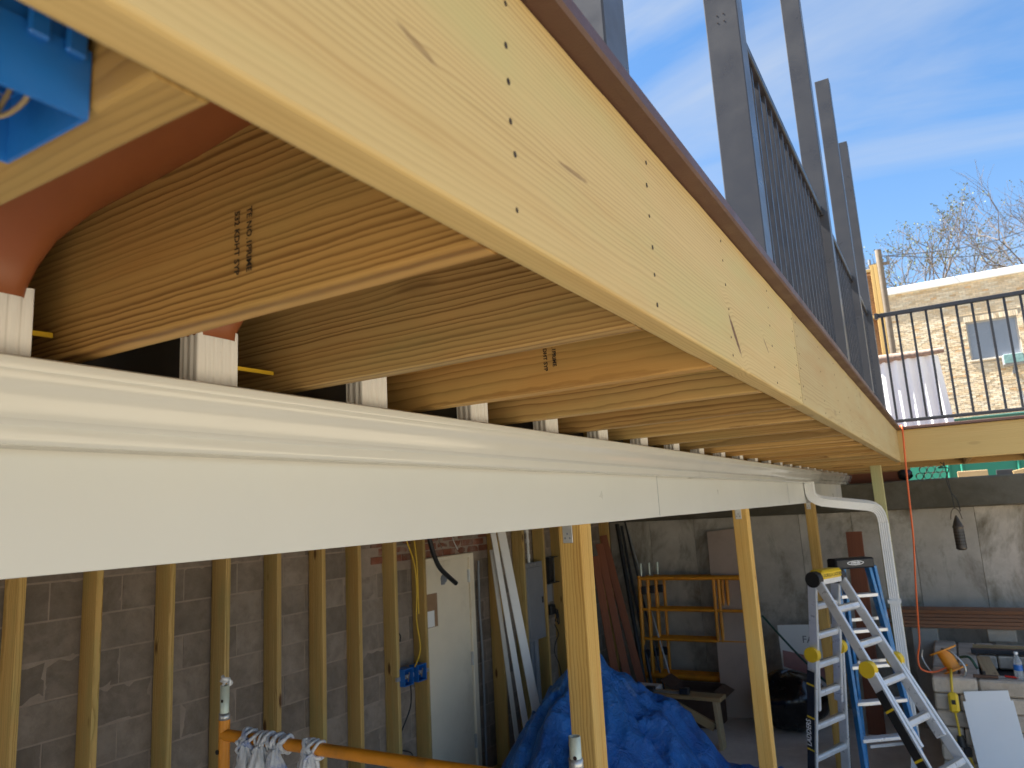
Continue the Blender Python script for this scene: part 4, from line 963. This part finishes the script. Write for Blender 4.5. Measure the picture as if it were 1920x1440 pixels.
MB().tube([(-.21, 7.44, -2.16), (-.2, 7.42, -2.28), (-.17, 7.38, -2.47)], .010, 7).build('cable', M_cordy, sp); MB().tube([(-.14, 7.44, -2.18), (-.11, 7.42, -2.3), (-.04, 7.36, -2.47)], .010, 7).build('cable', M_cordy, sp)
for i, (a, b, w, l) in enumerate((((.115, 7.26, FLOOR+.0), (.045, 7.47, -1.735), .36, 'front white board leaning on the paver counter'), ((.12, 7.32, FLOOR+.0), (.04, 7.485, -1.66), .32, 'rear white board leaning on the paver counter, slightly higher'))):
    o = MB().beam(a, b, w, .014, (0, -1, .2), .002).build('white_board', M_whiteb); tag(o, l, 'board', 'white boards leaning on the counter')
bt = thing('water_bottle', 'clear plastic water bottle with a blue label on the counter', 'bottle', (.30, 7.60, IZ))
pr = [(.0, .0), (.030, .0), (.033, .012), (.033, .13), (.030, .15), (.016, .178), (.013, .185), (.013, .2)]
b = MB(); b.loft([[V((.30+cos(2*pi*k/18)*max(r, .001), 7.60+sin(2*pi*k/18)*max(r, .001), IZ+h)) for k in range(18)] for r, h in pr]); b.build('bottle_body', M_clear, bt)
MB().cyl((.30, 7.60, IZ+.07), (.30, 7.60, IZ+.115), .0336, 18, cap=False).build('label_band', M_blue, bt); MB().cyl((.30, 7.60, IZ+.198), (.30, 7.60, IZ+.215), .015, 14).build('cap', M_whiteb, bt)
gl = thing('hand_clamp', 'small dark brown bar tool on the front edge of the counter', 'tool', (.06, 7.56, IZ))
MB().box((-.03, 7.545, IZ+.003), (.15, 7.575, IZ+.028), .004).build('bar', M_dkbox, gl); MB().cyl((.05, 7.56, IZ+.03), (.05, 7.56, IZ+.055), .014, 10).build('knob', M_black, gl)
sk = thing('hand_scraper', 'scraper with a red handle on the counter', 'tool', (.2, 7.58, IZ))
MB().box((.10, 7.60, IZ+.003), (.20, 7.66, IZ+.006)).build('blade', M_galv, sk); MB().cyl((.20, 7.625, IZ+.012), (.29, 7.58, IZ+.012), .009, 8).build('handle', M_redh, sk)
o = MB().obox((.52, 7.78, IZ+.085), (.14, .2, .17), basis((1, .4, .2)), .04).build('tool_case', M_rod); tag(o, 'dark tool case at the right edge of the counter', 'case')

# lantern hung under the far deck
lt = thing('lantern', 'pierced bronze lantern hanging from the far deck', 'lantern', (.035, 7.9, -.54))
LZ = lambda z: V((.03+(z+.25)*-.02, 7.9, z))
pr = [(.006, -.235), (.012, -.25), (.026, -.285), (.040, -.325), (.046, -.335), (.046, -.345), (.040, -.35), (.043, -.36), (.043, -.52), (.046, -.53), (.030, -.545), (.001, -.546)]
b = MB(); b.loft([[LZ(h)+V((cos(2*pi*k/16)*r, sin(2*pi*k/16)*r, 0)) for k in range(16)] for r, h in pr]); b.build('lantern_body', M_lantern, lt)
hm = MB()
for k in range(16):
    for j in range(5):
        a = 2*pi*(k+.5*(j % 2))/16; c = LZ(-.385-.027*j); dd = V((cos(a), sin(a), 0)); hm.cyl(c+dd*.0430, c+dd*.0440, .0055, 6)
hm.build('pierced_holes', M_hole, lt)['kind'] = 'stuff'
MB().tube([LZ(-.24)+V((-.045, 0, -.03)), LZ(-.2)+V((-.03, 0, 0)), LZ(-.17), LZ(-.2)+V((.03, 0, 0)), LZ(-.24)+V((.045, 0, -.03))], .004, 6).build('bail', M_lantern, lt)
MB().tube([LZ(-.17), (.02, 7.9, 0), (.0, 7.9, .253)], .004, 5).build('hanger', M_black, lt)
cord('black_wire', 'tangled black wire dangling under the far deck above the lantern', 'wire', [(-.03, 7.8, .25), (.0, 7.8, .22), (-.05, 7.8, .2), (.03, 7.8, .19), (.0, 7.8, .1), (.02, 7.82, -.02), (.06, 7.85, -.1), (.07, 7.88, -.2)], .005, M_black)

# ------------------------------------------------------------------ things seen over the back wall and beyond
def simple(name, label, cat, mb, mat, group=None): return tag(mb.build(name, mat), label, cat, group)
gw = thing('green_shed', 'teal painted wall behind the retaining wall, seen under the far deck', 'shed', (4, 12.6, .1))
MB().box((-.9, 12.5, .09), (9, 12.8, 1.0)).build('wall', M_green, gw)
for x in (.05, .22, .9, 1.8): MB().cyl((x, 12.48, .1), (x, 12.48, .99), .02, 8).build('conduit', M_green, gw)
MB().add([V((-.2, 12.4, 1.0)), V((9, 12.4, 1.02)), V((9, 13.4, 1.22)), V((1.2, 13.4, 1.1)), V((-.2, 12.4, .97)), V((9, 12.4, .98)), V((9, 13.4, 1.18)), V((1.2, 13.4, 1.06))], [(0, 1, 2, 3), (4, 7, 6, 5), (0, 4, 5, 1), (1, 5, 6, 2), (2, 6, 7, 3), (3, 7, 4, 0)]).build('roof', M_dgreen, gw)
k = 0
for r in range(2):
    for c in range(4):
        x = -.27+.085*c+(.0425 if r else 0); z = .131+.042+.074*r
        if r == 1 and c == 3: continue
        simple('drain_tube', ['first', 'second', 'third', 'fourth'][c]+' tube from the left in the '+('upper' if r else 'lower')+' row of black-rimmed tubes', 'pipe', MB().ring((x, 10.0, z), (x, 10.3, z), .041, .004, 18), M_black, 'black-rimmed tubes stacked on the ledge')
simple('lumber_offcut', 'tan timber offcut on the ledge right of the tubes', 'offcut', MB().box((.12, 10.0, .131), (.42, 10.15, .20), .004), W_raw)
simple('dark_offcut', 'small dark block on the ledge in front of the teal wall', 'block', MB().box((.42+.08, 10.0, .131), (.66, 10.1, .19), .004), M_rod)
simple('lumber_offcut', 'pale slanting timber offcut on the ledge at the right frame edge', 'offcut', MB().obox((.85, 10.0, .18), (.4, .12, .06), basis((1, 0, .22)), .004), W_raw)
simple('dark_bundle', 'black crumpled bundle on the ledge left of the tubes', 'bundle', MB().grid(lambda u, v: V((-.42+.08*sin(v*pi)*cos(u*2*pi)*(1+.3*NZ.noise(V((u*5, v*4, 0)))), 9.95+.08*sin(v*pi)*sin(u*2*pi), .131+.075*(1-cos(v*pi)))), 18, 12), M_black)
# lumber and strand-board partition at the end of the deck
ob_ = thing('partition', 'strand-board partition with yellow studs at the far end of the deck', 'partition', (-.7, 9.5, ZD))
MB().box((-1.6, 9.53, ZD), (-.41, 9.545, 2.62)).build('strand_board', M_osb, ob_)
for x in (-.425, -.385): lumber('stud', (x, 9.48, ZD), (x, 9.48, 2.68), .038, .089, W_rim3, ob_, u=(0, -1, 0))
lumber('stud', (-.95, 9.48, ZD), (-.95, 9.48, 2.6), .038, .089, W_rim3, ob_, u=(0, -1, 0))
for z in (2.62, 2.05, 1.3): lumber('blocking', (-1.55, 9.48, z), (-.446, 9.48, z), .089, .038, W_rim3, ob_)
# white corrugated screen with a brown roll on top
ws = thing('corrugated_screen', 'white corrugated screen with a brown roll on top, behind the far railing', 'screen', (-.2, 8.7, ZD))
b = MB(); b.grid(lambda u, v: V((-.50+.60*u+.02*(1-v)*u*3, 8.7+.022*math.sin(u*2*pi*5.2)+.1*(1-v)*.2, ZD+.83*v)), 90, 6); b.grid(lambda u, v: V((-.50+.60*u+.02*(1-v)*u*3, 8.712+.022*math.sin(u*2*pi*5.2)+.1*(1-v)*.2, ZD+.83*v)), 90, 6); b.build('sheet', M_whiteb, ws)
b = MB(); b.grid(lambda u, v: V((-.52+.68*u, 8.7+cos(v*2*pi)*(.055-.02*u)*(1+.12*NZ.noise(V((u*20, v*3, 0)))), 1.415+.012*u+sin(v*2*pi)*(.050-.022*u)*(1+.12*NZ.noise(V((u*20, v*3, 5)))))), 50, 14); b.build('roll', M_brown, ws)
# tan brick building
YBB = 32.0
bb = thing('brick_building', 'tan brick building with a white coping beyond the far railing', 'building', (4, YBB, .1))
WX0, WX1, WZ0, WZ1 = 1.41, 3.02, 4.70, 6.17
b = MB()
for (a, c) in (((-4, .1), (WX0, 7.7)), ((WX1, .1), (14, 7.7)), ((WX0, .1), (WX1, WZ0)), ((WX0, WZ1), (WX1, 7.7))): b.box((a[0], YBB+.02, a[1]), (c[0], YBB+.4, c[1]))
b.build('wall_mortar', M_bmort, bb)
random.seed(21); vs, fs, tones = [], [], []
pal = [(.72, .58, .39), (.76, .63, .45), (.68, .53, .34), (.68, .45, .24), (.78, .68, .51), (.73, .60, .42), (.60, .43, .25)]
def brick(x0, x1, z0, z1):
    t = random.choice(pal[:3]+pal[4:6]) if random.random() < .82 else random.choice(pal); q = random.uniform(.88, 1.1); t = tuple(k*q for k in t); y0 = YBB+random.uniform(-.004, .006); i = len(vs)
    vs.extend([(x0, y0, z0), (x1, y0, z0), (x1, y0, z1), (x0, y0, z1), (x0, YBB+.03, z0), (x1, YBB+.03, z0), (x1, YBB+.03, z1), (x0, YBB+.03, z1)])
    for f in ((0, 1, 2, 3), (0, 4, 5, 1), (1, 5, 6, 2), (2, 6, 7, 3), (3, 7, 4, 0)): fs.append([k+i for k in f]); tones.append(t)
r = 0; z = 1.0
while z < 7.66:
    x = -3.4-(.106 if r % 2 else 0)
    while x < 7:
        x0, x1 = x, x+.203; x += .212
        if z+.066 > WZ0-.08 and z < WZ1+.21 and x1 > WX0-.05 and x0 < WX1+.05:
            if z < WZ1 and x0 < WX0 and x1 <= WX1: x1 = min(x1, WX0) 
            elif z < WZ1 and x1 > WX1 and x0 >= WX0: x0 = max(x0, WX1)
            else: continue
            if x1-x0 < .03: continue
        brick(x0, x1, z, z+.066)
    z += .0745; r += 1
x = WX0-.04
while x < WX1+.02: brick(x, x+.066, WZ1+.004, WZ1+.205); x += .0745
x = WX0-.04
while x < WX1+.02: brick(x, x+.066, WZ0-.075, WZ0-.004); x += .0745
me = bpy.data.meshes.new('brickwork'); me.from_pydata(vs, [], fs); at = me.color_attributes.new('tone', 'FLOAT_COLOR', 'CORNER')
buf = []
for f, t in zip(fs, tones): buf += [*t, 1.0]*len(f)
at.data.foreach_set('color', buf); me.materials.append(M_brick); o = bpy.data.objects.new('brickwork', me); link(o, bb); o.location = -V((4, YBB, .1)); o.parent = bb; o['kind'] = 'stuff'
MB().box((-4.1, YBB-.12, 7.7), (14.1, YBB+.5, 7.98), .02).build('coping', M_coping, bb)
w_ = MB().box((WX0, YBB+.10, WZ0), (WX1, YBB+.16, WZ0+.06)); w_.box((WX0, YBB+.10, WZ1-.06), (WX1, YBB+.16, WZ1)); w_.box((WX0, YBB+.10, WZ0+.06), (WX0+.06, YBB+.16, WZ1-.06)); w_.box((WX1-.06, YBB+.10, WZ0+.06), (WX1, YBB+.16, WZ1-.06)); w_.box(((WX0+WX1)/2-.03, YBB+.10, WZ0+.06), ((WX0+WX1)/2+.03, YBB+.16, WZ1-.06))
wn = w_.build('window', M_wframe, bb)
for a, c in ((WX0+.06, (WX0+WX1)/2-.03), ((WX0+WX1)/2+.03, WX1-.06)): MB().box((a, YBB+.125, WZ0+.06), (c, YBB+.135, WZ1-.06)).build('pane', M_glass, wn)
MB().box((WX0-.08, YBB-.05, WZ0-.06), (WX1+.08, YBB+.099, WZ0-.002), .01).build('sill', M_bmort, bb)
fl2 = thing('floodlight', 'weathered floodlight on a stem below the building window', 'floodlight', (2.7, YBB-.3, 4.0))
M_lens = plain('floodlight_lens', (.20, .33, .31), .12, var=.3, scale=9)
MB().box((2.34, YBB-.55, 4.28), (3.0, YBB-.15, 4.70), .05).build('housing', M_grey, fl2); MB().box((2.37, YBB-.57, 4.36), (2.97, YBB-.551, 4.68), .008).build('lens', M_lens, fl2)
MB().cyl((2.67, YBB-.3, 4.0), (2.67, YBB-.3, 4.3), .05, 8).build('stem', M_grey, fl2); MB().box((2.6, YBB-.3, 4.0), (2.74, YBB-.007, 4.12)).build('wall_bracket', M_grey, fl2)
MB().tube([(2.68, YBB-.2, 4.0), (2.75, YBB-.06, 3.6), (2.8, YBB-.05, 3.0), (2.85, YBB-.05, 2.2)], .02, 5).build('cable', M_greyp, fl2)
# pole, lines and trees
up_ = thing('utility_pole', 'weathered timber utility pole beyond the deck partition', 'pole', (-1.05, 29, .1))
MB().cyl((-1.05, 29, .1), (-1.02, 29, 8.75), .15, 10, .11).build('pole_shaft', M_pole, up_)
MB().beam((-1.4, 29, 8.2), (-.7, 29, 8.2), .09, .1).build('cross_arm', M_pole, up_)
for x in (-1.35, -.75): MB().cyl((x, 29, 8.25), (x, 29, 8.45), .05, 8).build('insulator', M_greyp, up_)
for i, (z0, z1, l) in enumerate(((8.5, 12.6, 'upper power line crossing the sky at the right'), (8.45, 11.6, 'lower power line crossing the sky at the right'))):
    simple('power_line', l, 'power line', MB().tube([(-1.05+.3*i, 29, z0), (3.2, 36, (z0+z1)/2-.3), (9.5, 44, z1+1.2)], .016, 4, 10), M_rod)
def tree(name, label, base, h, seed, leaves, spread=.55, lean=(0, 0)):
    random.seed(seed); t = thing(name, label, 'tree', base, 'bare spring trees beyond the buildings')
    tr, cr, lf = MB(), MB(), MB()
    def grow(p, d, L, r, lv):
        n = 3; pts = [p]
        for k in range(n):
            d = (d+V((random.gauss(0, .13), random.gauss(0, .13), random.gauss(.03, .08)))).normalized(); pts.append(pts[-1]+d*L/n)
        (tr if lv < 2 else cr).sweep([(cos(a*2*pi/4)*r, sin(a*2*pi/4)*r) for a in range(4)], pts, smooth=True, cap=False, taper=lambda s: 1-.38*s)
        if lv >= 7 or r < .006:
            if random.random() < leaves:
                for k in range(3):
                    c = pts[-1-(k % 2)]+V((random.uniform(-.14, .14), random.uniform(-.14, .14), random.uniform(-.14, .14))); s = random.uniform(.04, .09); a = V((random.uniform(-1, 1), random.uniform(-1, 1), random.uniform(-1, 1))).normalized()*s; b2 = a.cross(V((.3, .8, .5))).normalized()*s*.6
                    lf.add([c-a, c+b2, c+a, c-b2], [(0, 1, 2, 3)])
            return
        for k in range(3 if lv < 6 else 2):
            q = (d+V((random.gauss(0, spread), random.gauss(0, spread), random.gauss(.12, .25)))).normalized()
            grow(pts[-1] if k < 1 else pts[1+k], q, L*random.uniform(.66, .84), max(.007, r*random.uniform(.56, .70)), lv+1)
    grow(V(base), V((lean[0], lean[1], 1)).normalized(), h*.30, h*.013, 0)
    H_ = max(v[2] for v in cr.v)-base[2]
    for b_ in (tr, cr, lf): b_.v = [tuple(V(base)+(V(v)-V(base))*(h/H_)) for v in b_.v]
    tr.build('trunk', M_bark, t); cr.build('crown', M_bark, t)
    if lf.v: lf.build('leaves', M_leaf, t)['kind'] = 'stuff'
    return t
tree('spring_tree', 'leafing tree rising behind the utility pole and the brick building', (-1.4, 62, .1), 20.3, 5, 1.0)
tree('spring_tree', 'small bare tree behind the coping of the brick building', (3.3, 70, .1), 20.2, 8, .2)
tree('spring_tree', 'dark bare tree at the right frame edge', (8.3, 54, .1), 20.5, 14, .1)

# ------------------------------------------------------------------ blue ceiling box on the nearest joist
jb = thing('ceiling_box', 'blurred blue plastic electrical box with wires at the top left corner', 'electrical box', (-.46, .15, .247))
X0, X1, Y0, Y1, Z0, Z1 = -.508, -.415, .085, .2265, .247, .36
q = MB(); w = .0025
q.box((X1-w, Y0, Z0), (X1, Y1, .292)); q.box((X0, Y0, Z0), (X0+w, Y1, .292)); q.box((X0+w, Y0, Z0), (X1-w, Y0+w, .292)); q.box((X0+w, Y1-w, Z0), (X1-w, Y1, .292))
sh = q.build('collar', M_blue, jb)
M_blued = M_blue
q = MB(); q.box((X1-w-.003, Y0+.003, .2925), (X1-.003, Y1-.001, Z1)); q.box((X0+.003, Y0+.003, .2925), (X0+w+.003, Y1-.001, Z1)); q.box((X0+w+.003, Y0+.003, .2925), (X1-w-.003, Y0+.003+w, Z1)); q.box((X0+w+.003, Y1-.001-w, .2925), (X1-w-.003, Y1-.001, Z1)); q.box((X0+.003, Y0+.003, Z1), (X1-.003, Y1-.001, Z1+w))
q.build('upper_box', M_blued, jb)
for y in (.135, .195, .216): MB().box((X1+.0002, y-.006, .283), (X1+.005, y+.006, .303), .0015).build('tab', M_blue, jb)
MB().box((X1+.0002, .168, .27), (X1+.0012, .173, .35)).build('slot', M_black, jb)
for i, y in enumerate((.12, .16, .19)):
    MB().tube([(X0+.02, y, .35), (X0+.03, y+.01, .27), (X0+.06, y, .252), (X0+.075, y-.02, .27), (X0+.05, y+.02, .30), (X0+.03, y+.015, .262), (X0+.06, y+.02, .275), (X0+.07, y, .34)], .0018, 6, 7).build('wire', (M_black, M_wire, M_wire)[i], jb)
